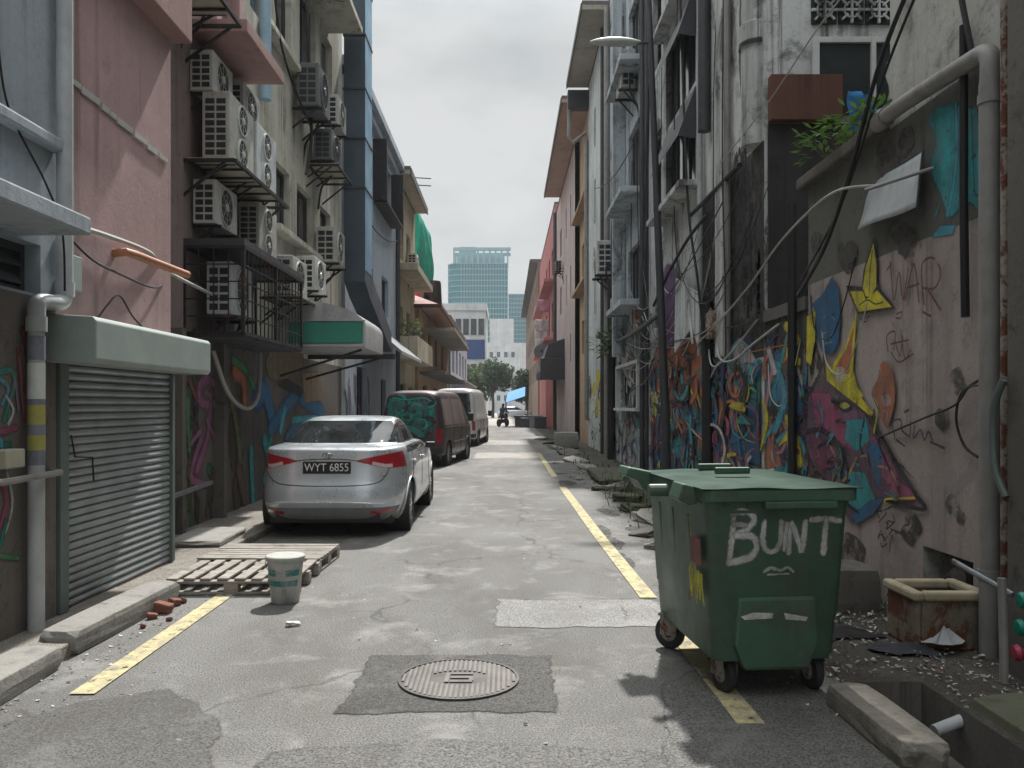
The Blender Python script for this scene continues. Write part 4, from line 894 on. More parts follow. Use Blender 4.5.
pipe('water_pipe', 'pair of thin pipes sloping down to the green valves', [(2.8,5.15,.62),(2.93,4.75,.5)], .018, M['gray_metal'], 8)
pipe('drain_stub', 'short pale pipe stub poking out into the drain by the bottom right corner', [(2.46,4.36,-.06),(2.24,4.30,-.11)], .032, M['pvc'], 12)

# ================================================================== CABLES
def cable(label, pts, r=.012, mat='cable', k=8): return pipe('cable', label, cr(pts, k), r, M[mat], 6, 'cable', 'cables strung along the walls')
def sag(a, b, s, n=5): return [tuple(a[i]+(b[i]-a[i])*t/n - (s*4*(t/n)*(1-t/n) if i == 2 else 0) for i in range(3)) for t in range(n+1)]
cable('thin black cable hanging down the blue-grey wall to the drainpipe', [(-3.2,5.15,3.9),(-3.19,5.25,3.5),(-3.1,5.5,3.1),(-3.05,5.62,2.8),(-3.1,5.75,2.4)], .008)
cable('pale conduit running along the pink wall from the canopy toward the iron cage', [(-3.2,5.95,2.92),(-3.19,6.5,2.95),(-3.19,7.3,2.96),(-3.3,7.9,2.9),(-3.6,10,2.95)], .02, 'cable_pale')
cable('dark cable sagging from the canopy corner to the orange pipe', [(-3.2,5.9,2.86),(-3.19,6.3,2.72),(-3.19,6.75,2.68),(-3.19,7.4,2.66),(-3.3,7.95,2.8)], .01)
cable('dark cable forming a peak over the shutter box on the pink wall', [(-3.19,6.3,2.2),(-3.19,6.55,2.4),(-3.19,6.75,2.5),(-3.19,7.0,2.35),(-3.19,7.4,2.2)], .008)
cable('pale hose looped low on the wall above the saloon', [(-3.8,10.6,2.3),(-3.7,10.9,1.75),(-3.68,11.6,1.55),(-3.7,12.2,1.75),(-3.8,12.6,2.4)], .03, 'cable_pale')
cable('thick white cable swooping from the white building to the tilted sheet', [(3.19,13.6,2.6),(3.05,13.0,2.6),(3.0,11.5,2.8),(2.95,10,3.05),(2.95,8.9,3.35),(2.95,7.9,3.5),(2.98,7.3,3.52),(3.18,6.9,3.45)], .013, 'cable_pale')
cable('black cable bundle running from the top right down to the graffiti wall', [(3.1,6.2,4.9),(3.0,6.6,4.35),(3.0,7.2,3.6),(3.02,7.8,3.1),(3.05,8.6,2.75)], .02)
cable('second black cable beside the bundle on the right-hand wall', [(3.12,6.0,4.9),(3.02,6.5,4.3),(3.03,7.4,3.45),(3.08,8.6,2.9)], .012)
cable('black cable slanting from the top edge to the pipe elbow', [(3.12,5.75,4.9),(3.1,5.6,4.4),(3.1,5.45,3.9)], .022)
cable('long wire crossing the sky gap from the terrace up to the white building', [(3.0,11.6,5.0),(3.02,9.5,5.1),(3.05,8.0,5.3),(3.08,6.9,5.35)], .008, 'cable_pale')
cable('black cable hanging the height of the white building past its dark windows', [(3.0,14.6,12),(3.02,14.2,8),(3.0,13.6,5),(3.02,13.0,3.6),(3.05,12.6,2.4)], .022)
cable('cluster wire draped from the lamp post along the white building', [(2.95,16.5,3.6),(2.95,15,4.0),(3.0,13.6,4.35),(3.05,12.5,4.5)], .03)
cable('loop of pale cable drooping over the mural beside the lean-to', [(3.19,12.5,2.9),(3.05,11.8,2.3),(3.03,11,2.2),(3.05,10.2,2.35),(3.19,9.6,2.55)], .014, 'cable_pale')
cable('second pale cable loop, nearer the lamp post, over the mural', [(3.19,13.0,2.7),(3.04,12.2,2.2),(3.04,11.4,2.25),(3.19,10.4,2.7)], .012, 'cable_pale')
cable('curved dark cable looping across the pinkish wall toward the thick pipe', [(3.17,7.0,1.32),(3.15,6.2,1.5),(3.14,5.75,1.6),(3.1,5.5,1.72),(3.08,5.28,1.72)], .008)
cable('dark cable arc hanging round the damp spot on the pinkish wall', [(3.16,5.45,1.78),(3.15,5.68,1.68),(3.15,5.75,1.5),(3.15,5.65,1.32),(3.16,5.5,1.25)], .01)
cable('wire hanging along the cream building between its windows', [(-3.8,13.2,9),(-3.75,13.6,7.6),(-3.75,15.2,7),(-3.8,16.8,6.9)], .02)
cable('thick dark cable descending beside the upper dark air conditioner', [(-3.75,15.4,11),(-3.7,15.2,8.8),(-3.72,15.6,6.8),(-3.75,15.3,5.9)], .03)
cable('wires running along the pale blue-grey front toward the exhaust duct', sag((-3.75,20,6.8),(-3.75,28,7.2),.4), .02)
cable('cable sagging between the whitish building and the lamp pole', sag((2.9,18,7.6),(2.7,25,8.2),.3), .014)
cable('cable bundle crossing low under the large pale air conditioner', sag((3.0,16,3.4),(2.95,26,3.5),.15), .05)
# tangle of thin wires and old pipes on the right between the lamp post and the near wall
rc = random.Random(17)
for i in range(34):
    y0 = rc.uniform(8.9, 17); y1 = y0 + rc.uniform(1.5, 7); za, zb = rc.uniform(2.3, 4.6), rc.uniform(2.3, 4.6); s_ = rc.uniform(.1, .7); x = rc.uniform(2.98, 3.14)
    pipe('wire', 'thin wire in the tangle strung along the right-hand wall near the lamp post', cr(sag((x,y0,za),(x+rc.uniform(-.05,.05),y1,zb), s_, 6), 4), rc.uniform(.005,.012), M['cable'] if rc.random() < .7 else M['cable_pale'], 5, 'wire', 'tangle of thin wires on the right-hand wall')
for i in range(12):
    y0 = rc.uniform(10.4, 26); z0 = rc.uniform(2.2, 6)
    pipe('wire', 'thin wire hanging down the right-hand facades', cr([(3.12,y0,z0+rc.uniform(3,7)),(3.05,y0+rc.uniform(-.3,.3),z0+2),(3.08,y0+rc.uniform(-.5,.5),z0),(3.1,y0+rc.uniform(-.6,.6),z0-1.2)], 5), rc.uniform(.008,.016), M['cable'], 5, 'wire', 'hanging wires on the right-hand facades')
for i, (y, z0, z1, r_, mt, lab) in enumerate(((11.65,2.3,9,.05,'pvc_gray','slim grey pipe right beside the thick round column'),(13.3,2.4,14,.045,'pvc','slim white pipe up the white building left of the black funnel pipe'),(19.0,0,14,.06,'dark_metal','dark pipe on the near corner of the pale blue building'),(22.9,2.8,14,.05,'pvc','white pipe beside the tall blue windows'),(9.0,.3,3.8,.05,'cable','black pipe on the painted wall of the lean-to'),(12.75,0,3.2,.1,'cable','thick black post dividing the mural on the white building'),(27,0,14,.06,'dark_metal','dark pipe on the whitish building'))):
    pipe('wall_pipe', lab, [(3.13,y,z0),(3.13,y,z1)], r_, M[mt], 8)
for i, (y, z, w_, h_, lab) in enumerate(((12.1,2.6,.35,.4,'rusty electrical box below the thick round column'),(16.6,3.2,.4,.5,'grey electrical box behind the lamp post'),(19.2,3.3,.4,.55,'meter box at the corner of the pale blue building'),(23.4,4.2,.5,.5,'weathered box under the large pale air conditioner'))):
    m = MB(); m.box(3.02, 3.19, y, y+w_, z, z+h_); m.box(3.005, 3.018, y+.03, y+w_-.03, z+.03, z+h_-.03); tag(m.build('electrical_box', M['gray_metal'] if i % 2 else M['rusty'], bev=.008), lab, 'electrical box')
for i, (y, z) in enumerate(((8.3,1.9),(8.6,2.25),(10.0,1.6))):
    pipe('wire', ('short pale wire curling over the pinkish wall under the yellow star','second short wire over the pinkish wall above the blue flame','pale curl of wire low on the lean-to wall')[i], cr([(3.185,y,z+.5),(3.12,y-.3,z+.1),(3.12,y-.7,z),(3.14,y-1.0,z+.35),(3.185,y-1.1,z+.7)], 6), .007, M['cable_pale'] if i != 1 else M['cable'], 5, 'wire')
pipe('rod', 'thin pole propping the tilted grey sheet off the right-hand wall', [(3.15,6.05,3.35),(2.75,6.3,3.25)], .014, M['pvc_gray'])
# ================================================================== VEHICLES
class Shell:
    """plan sections (z, y_rear, y_front, half width, squareness) lofted upward"""
    def __init__(s, st, nt=150, ns=640):
        s.st = np.array(st, float); K = len(st)
        tt = np.linspace(0, K-1, nt); s.P = np.array([s.at(t) for t in tt])
        phi = np.linspace(0, 2*PI, ns, endpoint=False) - PI/2 + PI/ns
        c, d = np.cos(phi), np.sin(phi)
        n = s.P[:, 4][:, None]; r = (np.abs(c)[None]**n + np.abs(d)[None]**n)**(-1/n)
        yc = (s.P[:, 1]+s.P[:, 2])/2; L = (s.P[:, 2]-s.P[:, 1])/2
        s.X = s.P[:, 3][:, None]*c*r; s.Y = yc[:, None] + L[:, None]*d*r; s.Z = np.repeat(s.P[:, 0][:, None], ns, 1); s.nt, s.ns = nt, ns
    def at(s, t):
        i = int(min(max(math.floor(t), 0), len(s.st)-2)); f = t-i; g = lambda j: s.st[max(0, min(len(s.st)-1, j))]
        a, b, c, d = g(i-1), g(i), g(i+1), g(i+2)
        m1 = np.where((b-a)*(c-b) > 0, (c-a)/2, 0); m2 = np.where((c-b)*(d-c) > 0, (d-b)/2, 0)
        if i == 0: m1 = c-b
        if i == len(s.st)-2: m2 = c-b
        h = lambda *_: 0
        return b*(2*f**3-3*f**2+1) + m1*(f**3-2*f**2+f) + c*(-2*f**3+3*f**2) + m2*(f**3-f**2)
    def bend(s, fn):
        s.X, s.Y, s.Z = fn(s.X, s.Y, s.Z)
    def rear_y(s, x, z):
        k = int(np.argmin(np.abs(s.P[:, 0]-z))); _, y0, y1, w, n = s.P[k]
        return (y0+y1)/2 - (y1-y0)/2*max(0, 1-(abs(x)/w)**n)**(1/n)
    def side_x(s, y, z):
        k = int(np.argmin(np.abs(s.P[:, 0]-z))); _, y0, y1, w, n = s.P[k]
        return w*max(0, 1-(abs(y-(y0+y1)/2)/((y1-y0)/2))**n)**(1/n)
    def build(s, parent, regions, body, cut):
        nt, ns = s.nt, s.ns
        X, Y, Z = s.X, s.Y, s.Z
        cx = lambda A: (A[:-1] + A[1:] + np.roll(A, -1, 1)[:-1] + np.roll(A, -1, 1)[1:])/4
        x, y, z = cx(X), cx(Y), cx(Z)
        du = np.stack([np.roll(A, -1, 1)[:-1]-A[:-1] for A in (X, Y, Z)], -1); dv = np.stack([A[1:]-A[:-1] for A in (X, Y, Z)], -1)
        N = np.cross(du, dv); N /= np.linalg.norm(N, axis=-1, keepdims=True)+1e-9
        lab = np.zeros(x.shape, int)
        for k, (nm, mt, fn) in enumerate(regions): lab[fn(x, y, z, N[..., 0], N[..., 1], N[..., 2]) & (lab == 0)] = k+1
        lab[cut(x, y, z)] = -1
        V = np.stack([X, Y, Z], -1).reshape(-1, 3); objs = {}
        for k, (nm, mt) in enumerate([('body', body)] + [(r[0], r[1]) for r in regions]):
            ii, jj = np.nonzero(lab == k)
            if not len(ii): continue
            q = np.stack([ii*ns+jj, ii*ns+(jj+1) % ns, (ii+1)*ns+(jj+1) % ns, (ii+1)*ns+jj], -1)
            u, inv = np.unique(q, return_inverse=True); q = inv.reshape(q.shape)
            me = bpy.data.meshes.new(nm); me.from_pydata(V[u].tolist(), [], q.tolist()); me.update(); me.materials.append(mt)
            me.polygons.foreach_set('use_smooth', [True]*len(me.polygons))
            o = bpy.data.objects.new(nm, me); COL.objects.link(o); o.parent = parent; objs.setdefault(nm, []).append(o)
        return objs
def wheel(parent, x, y, r, w, side, rimmat='chrome'):
    m = MB(); m.lathe([(r*.62,-w/2),(r*.9,-w/2),(r,-w*.32),(r,w*.32),(r*.9,w/2),(r*.62,w/2),(r*.6,w*.3),(r*.6,-w*.3),(r*.62,-w/2)], (x, y, r), 36, 'x')
    t = m.build('wheel', M['rubber'], parent, smooth=True, world=False)
    m = MB(); xo = x + side*w*.42
    m.lathe([(r*.6,-.01),(r*.66,.004),(r*.66,.012),(r*.58,.006)], (xo, y, r), 32, 'x'); m.lathe([(0,-side*.06),(r*.6,-side*.06)], (xo, y, r), 32, 'x', 1)
    for j in range(10):
        a = j*PI/5; m.bar((xo, y, r), (xo-side*.004, y+math.cos(a)*r*.62, r+math.sin(a)*r*.62), .03, .02)
    m.lathe([(0,.012),(r*.14,.010),(r*.16,-.01)], (xo, y, r), 16, 'x'); m.build('rim', [M[rimmat], M['car_black']], t, world=False)
    return t
def text_mesh(txt, size, name, mat, parent, loc, rot, ext=.001, shear=0):
    cu = bpy.data.curves.new(name, 'FONT'); cu.body = txt; cu.size = size; cu.align_x = 'CENTER'; cu.align_y = 'CENTER'; cu.extrude = ext; cu.shear = shear
    tmp = bpy.data.objects.new('tmp', cu); COL.objects.link(tmp); dg = bpy.context.evaluated_depsgraph_get(); me = bpy.data.meshes.new_from_object(tmp.evaluated_get(dg)); bpy.data.objects.remove(tmp)
    me.name = name; me.materials.clear(); me.materials.append(mat); o = bpy.data.objects.new(name, me); COL.objects.link(o); o.parent = parent; o.location = loc; o.rotation_euler = rot; o.scale = (.86, 1, 1); return o

# ---------------- silver saloon
car = thing('saloon_car', 'silver four door saloon parked against the left wall, number plate WYT 6855', 'car', (-2.145, 9.70, 0)); car.scale = (1.035, 1, 1.01)
st = [(.19,.20,4.30,.80,5),(.25,.09,4.42,.85,5),(.36,.03,4.50,.885,5),(.46,.0,4.53,.897,5),(.58,.012,4.53,.90,5),(.70,.05,4.50,.90,5),(.82,.07,4.40,.896,5),(.92,.075,4.2,.884,5),(1.0,.075,3.7,.862,5),(1.06,.09,3.3,.83,5),
      (1.085,.22,3.05,.785,4.2),(1.10,.52,2.98,.745,4.6),(1.16,.70,2.85,.715,5),(1.24,.93,2.68,.682,5),(1.32,1.20,2.5,.64,5),(1.385,1.46,2.3,.59,4.6),(1.42,1.68,2.12,.52,4),(1.436,1.85,1.98,.36,3.4),(1.441,1.9,1.93,.03,2.4)]
S = Shell(st, 220, 760)
RW, FW = .93, 3.63
def rwin(x, y, z, nx, ny, nz):
    t = (z-1.112)/(1.375-1.112); hw = .70 - .115*t
    return (z > 1.112) & (z < 1.375) & (np.abs(x) < hw) & (y < 1.75) & (ny < -.2)
def swin(x, y, z, nx, ny, nz):
    zt = np.minimum(1.365, 1.365 - (np.abs(y-1.95)/1.05)**2.6*.2); y0 = .80 + (z-1.02)*1.35; y1 = 3.15-(z-1.0)*1.6
    return (z > 1.0) & (z < zt) & (y > y0) & (y < y1) & (np.abs(nx) > .45) & (np.abs(y-2.02) > .045)
def pillar(x, y, z, nx, ny, nz):
    zt = np.minimum(1.38, 1.38 - (np.abs(y-1.95)/1.05)**2.6*.2); return (z > .985) & (z < zt+.012) & (y > .76+(z-1.02)*1.35) & (y < 3.2-(z-1)*1.6) & (np.abs(nx) > .45)
def wscr(x, y, z, nx, ny, nz): return (z > 1.06) & (z < 1.38) & (y > 2.2) & (np.abs(x) < .62) & (ny > .2)
def lampf(lo, s):
    def f(x, y, z, nx, ny, nz):
        ax = x*s; t = (ax-.34)/.52
        top = .925 + .105*np.clip(t, 0, 1)**.8; bot = .915 - .082*np.clip(t*1.6, 0, 1)
        inside = (ax > .34) & (z < top) & (z > bot) & (y < .62 - (z-.85)*.4)
        inn = (ax > .52) & (ax < .73) & (z < bot + .045) & (z > bot+.006)
        return inside & (inn if lo else ~inn)
    return f
def refl(s): return lambda x, y, z, nx, ny, nz: (x*s > .50) & (x*s < .74) & (np.abs(z-.315 - .03*(x*s-.6)) < .020) & (y < .5)
def val(x, y, z, nx, ny, nz): return (z < .37) & (y < .4) & (np.abs(x) < .80-(.37-z)*.4)
regs = [('rear_window', M['car_glass'], rwin), ('side_window', M['car_glass'], swin), ('window_trim', M['car_black'], pillar), ('windscreen', M['car_glass'], wscr),
        ('reversing_lamp', M['clear_lamp'], lampf(True, 1)), ('reversing_lamp', M['clear_lamp'], lampf(True, -1)), ('tail_light', M['red_lamp'], lampf(False, 1)), ('tail_light', M['red_lamp'], lampf(False, -1)),
        ('reflector', M['red_lamp'], refl(1)), ('reflector', M['red_lamp'], refl(-1)), ('rear_valance', M['valance'], val)]
cut = lambda x, y, z: (np.abs(x) > .5) & (((y-RW)**2 + (z-.32)**2 < .365**2) | ((y-FW)**2 + (z-.32)**2 < .365**2))
S.build(car, regs, M['silver'], cut)
def arches(car, ys, r, mat, S, zc=.32):
    for s_ in (-1, 1):
        for yw in ys:
            m = MB(); pts = []
            for k in range(25):
                a = -PI*.12 + PI*1.24*k/24; y, z = yw + r*math.cos(a), zc + r*math.sin(a); pts.append((s_*(S.side_x(y, z)-.004), y, z))
            m.tube(pts, .017, 6); m.build('arch_lip', mat, car, smooth=True, world=False)
            m = MB(); m.lathe([(r,0),(r,-.32),(0,-.32)], (s_*S.side_x(yw, zc+.3) if s_ > 0 else s_*S.side_x(yw, zc+.3)+.32, yw, zc), 28, 'x'); m.build('wheel_well', M['car_black'], car, fix=False, world=False)
arches(car, (RW, FW), .362, M['silver'], S)
m = MB(); m.box(-.72, .72, .3, 4.2, .16, .3); m.box(-.6,.6,.12,.3,.2,.3); m.build('underbody', M['car_black'], car, world=False)
for s_ in (-1, 1):
    for y in (RW, FW): wheel(car, s_*.775, y, .318, .205, s_)
# boot seam, plate, letters, emblem, mirrors, handles
def rear_curve(pts, r, mat, name, off=.001):
    m = MB(); q = cr([(a, b, 0) for a, b in pts], 8); m.tube([(p.x, S.rear_y(p.x, p.y)-off, p.y) for p in q], r, 6); return m.build(name, mat, car, world=False)
rear_curve([(-.80,.86),(-.70,.74),(-.56,.66),(-.3,.635),(0,.63),(.3,.635),(.56,.66),(.66,.74),(.70,.83)], .0055, M['car_black'], 'boot_seam')
rear_curve([(-.42,.915),(-.2,.94),(0,.945),(.2,.94),(.42,.915)], .006, M['car_black'], 'boot_crease', -.003)
rear_curve([(-.76,.41),(-.4,.435),(0,.44),(.4,.435),(.76,.41)], .006, M['silver'], 'bumper_crease')
yp = S.rear_y(0, .86)
m = MB(); m.box(-.275, .275, yp-.022, yp+.03, .775, .915); pl = m.build('number_plate', M['plate'], car, world=False, bev=.006)
text_mesh('WYT 6855', .132, 'lettering', M['plate_letter'], pl, (0, yp-.0235, .845), (PI/2, 0, 0), .0008)
m = MB(); m.lathe([(.052,-.004),(.06,0),(.052,.004),(.046,0),(.052,-.004)], (0, 0, 0), 20, 'y'); e_ = m.build('emblem', M['chrome'], car, smooth=True, world=False); e_.location = (0, S.rear_y(0, .985)-.004, .985); e_.scale = (1, 1, .62)
m = MB(); m.obox((.02,-.002,0), (.011,.008,.085), (0,.35,0)); m.obox((-.02,-.002,0), (.011,.008,.085), (0,.35,0)); m.obox((0,-.001,0), (.045,.008,.013), (0,-.3,0)); e2 = m.build('emblem', M['chrome'], car, world=False); e2.location = (.005, S.rear_y(0,.985)-.004, .985); e2.scale = (1,1,.6)
for x, wd in ((-.56,.10),(.6,.06)):
    m = MB(); m.box(x, x+wd, S.rear_y(x,.77)-.004, S.rear_y(x,.77)+.02, .755, .778); m.build('badge', M['chrome'], car, world=False)
for s_ in (-1, 1):
    m = MB(); m.obox((s_*.95, 2.75, .99), (.14,.09,.09)); m.bar((s_*.84,2.76,.96), (s_*.92,2.75,.98), .04); m.build('mirror', M['car_black'], car, bev=.03, world=False)
    for y in (1.15, 2.15):
        m = MB(); xx = s_*(S.side_x(y, .86)+.012); m.obox((xx, y, .87), (.03,.2,.03)); m.build('door_handle', M['silver'], car, bev=.01, world=False)
    m = MB()
    for y in (1.06, 2.02, 2.98): m.tube([(s_*(S.side_x(y, z)+.0005), y, z) for z in (.34,.5,.7,.86,.98)], .004, 5)
    m.build('door_seam', M['car_black'], car, world=False)

# ---------------- vans
def van(name, label, loc, rz, w, h, L, mat, dusty, graffiti):
    root = thing(name, label, 'van', loc); root.rotation_euler = (0, 0, rz); hw = w/2
    st = [(.28,.10,L-.1,hw-.04,9),(.36,.0,L,hw-.01,9),(.6,.0,L+.03,hw,9),(.95,.03,L-.02,hw,10),(1.12,.05,L-.35,hw-.01,10),(1.35,.08,L-.62,hw-.04,10),(h-.25,.15,L-1.1,hw-.1,9),(h-.1,.20,L-1.25,hw-.15,7),(h-.03,.3,L-1.4,hw-.24,5),(h,.5,L-1.7,hw-.45,4),(h+.005,1.5,1.9,.1,3)]
    V = Shell(st, 150, 560); RW, FW = .85, L-.85
    z0, z1 = 1.08, h-.2
    rw = lambda x, y, z, nx, ny, nz: (z > z0) & (z < z1) & (np.abs(x) < hw-.19-.1*(z-z0)) & (y < .5) & (ny < -.4)
    sw = lambda x, y, z, nx, ny, nz: (z > z0) & (z < z1-.02) & (y > .35) & (y < L-1.25-(z-z0)*.5) & (np.abs(nx) > .5) & (np.abs(y-1.45) > .05) & (np.abs(y-2.5) > .05)
    ws = lambda x, y, z, nx, ny, nz: (z > 1.14) & (z < z1) & (ny > .3) & (np.abs(x) < hw-.14)
    tl = lambda s_: (lambda x, y, z, nx, ny, nz: (x*s_ > hw-.17) & (z > .62) & (z < .98) & (y < .25) & (ny < -.3))
    rf = lambda x, y, z, nx, ny, nz: (z > .34) & (z < .5) & (y < .3)
    V.build(root, [('rear_window', M['car_glass'], rw), ('side_window', dusty, sw), ('windscreen', M['car_glass'], ws), ('tail_light', M['red_lamp'], tl(1)), ('tail_light', M['red_lamp'], tl(-1)), ('bumper', M['car_black'], rf)], mat,
            lambda x, y, z: (np.abs(x) > hw-.35) & (((y-RW)**2 + (z-.33)**2 < .37**2) | ((y-FW)**2 + (z-.33)**2 < .37**2)))
    arches(root, (RW, FW), .37, M['car_black'], V, .33)
    m = MB(); m.box(-hw+.12, hw-.12, .2, L-.2, .2, .4); m.build('underbody', M['car_black'], root, world=False)
    for s_ in (-1, 1):
        for y in (RW, FW): wheel(root, s_*(hw-.12), y, .325, .2, s_, 'gray_metal')
        m = MB(); m.obox((s_*(hw+.12), L-1.05, 1.25), (.16,.1,.24)); m.bar((s_*(hw-.03),L-1.0,1.2), (s_*(hw+.08),L-1.05,1.2), .04); m.build('mirror', M['car_black'], root, bev=.02, world=False)
        m = MB(); m.tube([(s_*(V.side_x(y, 1.02)+.004), y, 1.02) for y in np.linspace(.4, L-1.0, 12)], .008, 5)
        for y in (1.45, 2.5): m.tube([(s_*(V.side_x(y, z)+.003), y, z) for z in (.42,.7,1.0)], .006, 5)
        m.tube([(s_*(V.side_x(y, .62)+.006), y, .62) for y in np.linspace(1.3, L-1.4, 8)], .02, 5)
        m.build('side_trim', M['car_black'], root, world=False)
    m = MB(); m.tube([(x, V.rear_y(x, 1.02)-.003, 1.02) for x in np.linspace(-hw+.15, hw-.15, 9)], .008, 5); m.build('tailgate_seam', M['car_black'], root, world=False)
    m = MB(); m.box(-.26, .26, V.rear_y(0,.72)-.02, V.rear_y(0,.72)+.02, .66, .78); m.build('number_plate', M['plate'], root, world=False)
    if graffiti:
        def fn(u, v, l): return (u, V.rear_y(u, v)-.004-l, v)
        P = Paint(fn); g1, g2, g3 = (.0,.24,.20), (.005,.12,.105), (.02,.36,.30)
        for i in range(10):
            x0 = -.55 + i*.115; P.stroke([(x0,.80+R.uniform(0,.2)),(x0+R.uniform(-.1,.1),1.2),(x0+R.uniform(-.08,.08),1.5+R.uniform(0,.2))], R.uniform(.07,.13), g2 if i % 2 else g1, raw=True)
        rv = random.Random(3)
        for i in range(9): x0 = -.56+i*.13; P.stroke([(x0,.95+rv.uniform(0,.25)),(x0+.04,1.35),(x0-.03,1.7)], .19, (g1,g2)[i % 2], raw=True)
        for i in range(44):
            x0, z0 = rv.uniform(-.6,.5), rv.uniform(.85,1.75); rr = rv.uniform(.08,.24); a0 = rv.uniform(0,6); sp = rv.uniform(1.5,4.6)
            P.stroke([(max(-.66,min(.62,x0+rr*math.cos(a0+sp*t_))), z0+rr*.7*math.sin(a0+sp*t_)*rv.uniform(.8,1.2)) for t_ in np.linspace(0,1,6)], rv.uniform(.04,.13), (g3,g1,g2,(.015,.015,.015))[i % 4], raw=True, taper=.4)
        P.stroke([(-.6,1.2),(-.3,1.05),(.05,.98),(.3,.84)], .2, g1, raw=True); P.stroke([(-.6,.75),(-.2,.62),(.3,.6)], .09, g2, raw=True); P.stroke([(-.5,1.78),(-.1,1.74),(.3,1.78),(.5,1.7)], .05, g3, raw=True)
        P.build('graffiti', M['paint'], root, world=False)
    return root
dusty = simple('dusty_glass', (.20,.155,.155), .4, grime=.4, scale=2, bump=0)
van('van', 'dark maroon van with teal graffiti sprayed over its rear window', (-2.46, 20.9, 0), -math.radians(7.5), 1.68, 1.98, 4.45, M['maroon'], dusty, True)
van('van', 'white high-roofed van parked in front of the maroon van', (-2.05, 31.4, 0), -math.radians(5), 1.75, 2.25, 4.8, M['white_car'], M['white_car'], False)
# luggage rail on the maroon van comes from its own roof gutter
# far cars at the crossing
def smallcar(label, loc, rz, mat):
    root = thing('parked_car', label, 'car', loc, 'cars at the far crossing'); root.rotation_euler = (0,0,rz)
    V = Shell([(.22,.1,4.1,.78,5),(.5,0,4.2,.84,4),(.85,.1,4.1,.83,4),(.95,.15,3.4,.78,4),(1.0,.35,3.1,.72,5),(1.35,.9,2.4,.6,5),(1.43,1.2,2.0,.3,4)], 40, 120)
    V.build(root, [('window', M['car_glass'], lambda x,y,z,nx,ny,nz: (z > 1.0) & (z < 1.34))], mat, lambda x,y,z: z < 0)
    for s_ in (-1,1):
        for y in (.8, 3.3): wheel(root, s_*.72, y, .3, .2, s_)
smallcar('small white car crossing at the very end of the street', (-4.0, 92, 0), PI/2, M['white_car'])
smallcar('small silver car waiting at the street end by the tree', (-1.2, 98, 0), -PI/2, M['silver'])
# ================================================================== STREET OBJECTS
# ---------------- wheeled bin
bn = thing('wheeled_bin', 'large green four wheeled rubbish bin with BUNT sprayed in white on its front', 'bin', (1.41, 5.0, 0)); bn.rotation_euler = (0, 0, math.radians(5.5)); bn.scale = (1.0, 1.0, 1.085)
def rr_(hx, hy, r, z, n=5, cy=0):
    out = []
    for sx, sy, a0 in ((1,-1,-PI/2),(1,1,0),(-1,1,PI/2),(-1,-1,PI)):
        for k in range(n):
            a = a0 + PI/2*k/(n-1); out.append((sx*(hx-r)+r*math.cos(a), cy+sy*(hy-r)+r*math.sin(a), z))
    return out
m = MB(); secs = [(.335,.52,.19),(.348,.53,.22),(.36,.545,.40),(.366,.55,.41),(.398,.588,.93),(.402,.592,.94),(.405,.596,1.03)]
vs = []; L = None
for hx, hy, z in secs: q = rr_(hx, hy, .06, z); L = len(q); vs += q
fs = [(i*L+j, i*L+(j+1) % L, (i+1)*L+(j+1) % L, (i+1)*L+j) for i in range(len(secs)-1) for j in range(L)] + [tuple(range(L))[::-1]]
m.add(vs, fs)
bnb = m.build('body', M['bin_green'], bn, smooth=True, world=False)
m = MB()
# rim lip, front skirt, ribs and gussets
vs = rr_(.435,.635,.06,1.0) + rr_(.435,.635,.06,1.06) + rr_(.395,.59,.05,1.06) + rr_(.395,.59,.05,1.0)
m.add(vs, [(i*L+j, i*L+(j+1) % L, ((i+1) % 4)*L+(j+1) % L, ((i+1) % 4)*L+j) for i in range(4) for j in range(L)])
for sx in (-1, 1):
    for i in range(9):
        y = -.5+i*.125; m.prism([(sx*.36,.93),(sx*.432,1.0),(sx*.39,1.0)], 'y', y-.012, y+.012)
for i in range(6):
    x = -.3+i*.12; m.prism([(-.55,.93),(-.632,1.0),(-.58,1.0)], 'x', x-.01, x+.01)
m.box(-.10,.30,-.648,-.6,.965,1.0)
m.build('rim', M['bin_green'], bn, bev=.006, world=False)
m = MB(); m.prism([(-.22,.52),(.22,.52),(.24,.28),(.18,.15),(-.18,.15),(-.24,.28)], 'y', -.568, -.50); m.build('front_panel', M['bin_green'], bn, bev=.02, world=False)
m = MB()
for sx in (-1, 1):
    for y in (-.25,.05,.33): m.prism([(sx*.335,.3),(sx*.352,.3),(sx*.402,.9),(sx*.38,.9)], 'y', y-.02, y+.02)
m.build('rib', M['bin_green'], bn, bev=.008, world=False)
# domed lid in two slopes
m = MB(); vs = []; NX, NY = 12, 16
for j in range(NY+1):
    for i in range(NX+1):
        u, v = i/NX*2-1, j/NY*2-1; z = 1.066 + (.012 - .03*math.exp(-((u-.2)**2+(v+.2)**2)*3))*max(0, 1-abs(u)**3.0)*max(0,(1-abs(v)**4)) + .006*math.sin(u*5+v*3)*(1-u*u); vs.append((u*.445, v*.645+.005, z))
lid_f = [(j*(NX+1)+i, j*(NX+1)+i+1, (j+1)*(NX+1)+i+1, (j+1)*(NX+1)+i) for j in range(NY) for i in range(NX)]
m.add(vs, lid_f); n0 = len(vs); m.add([(x, y, 1.062) for x, y, z in vs], [f[::-1] for f in lid_f])
ring = [i for i in range(NX+1)] + [j*(NX+1)+NX for j in range(1, NY+1)] + [NY*(NX+1)+i for i in range(NX-1, -1, -1)] + [j*(NX+1) for j in range(NY-1, 0, -1)]
for a, b in zip(ring, ring[1:]+ring[:1]): m.add([vs[a], vs[b], (vs[b][0],vs[b][1],1.062), (vs[a][0],vs[a][1],1.062)], [(0,1,2,3)])
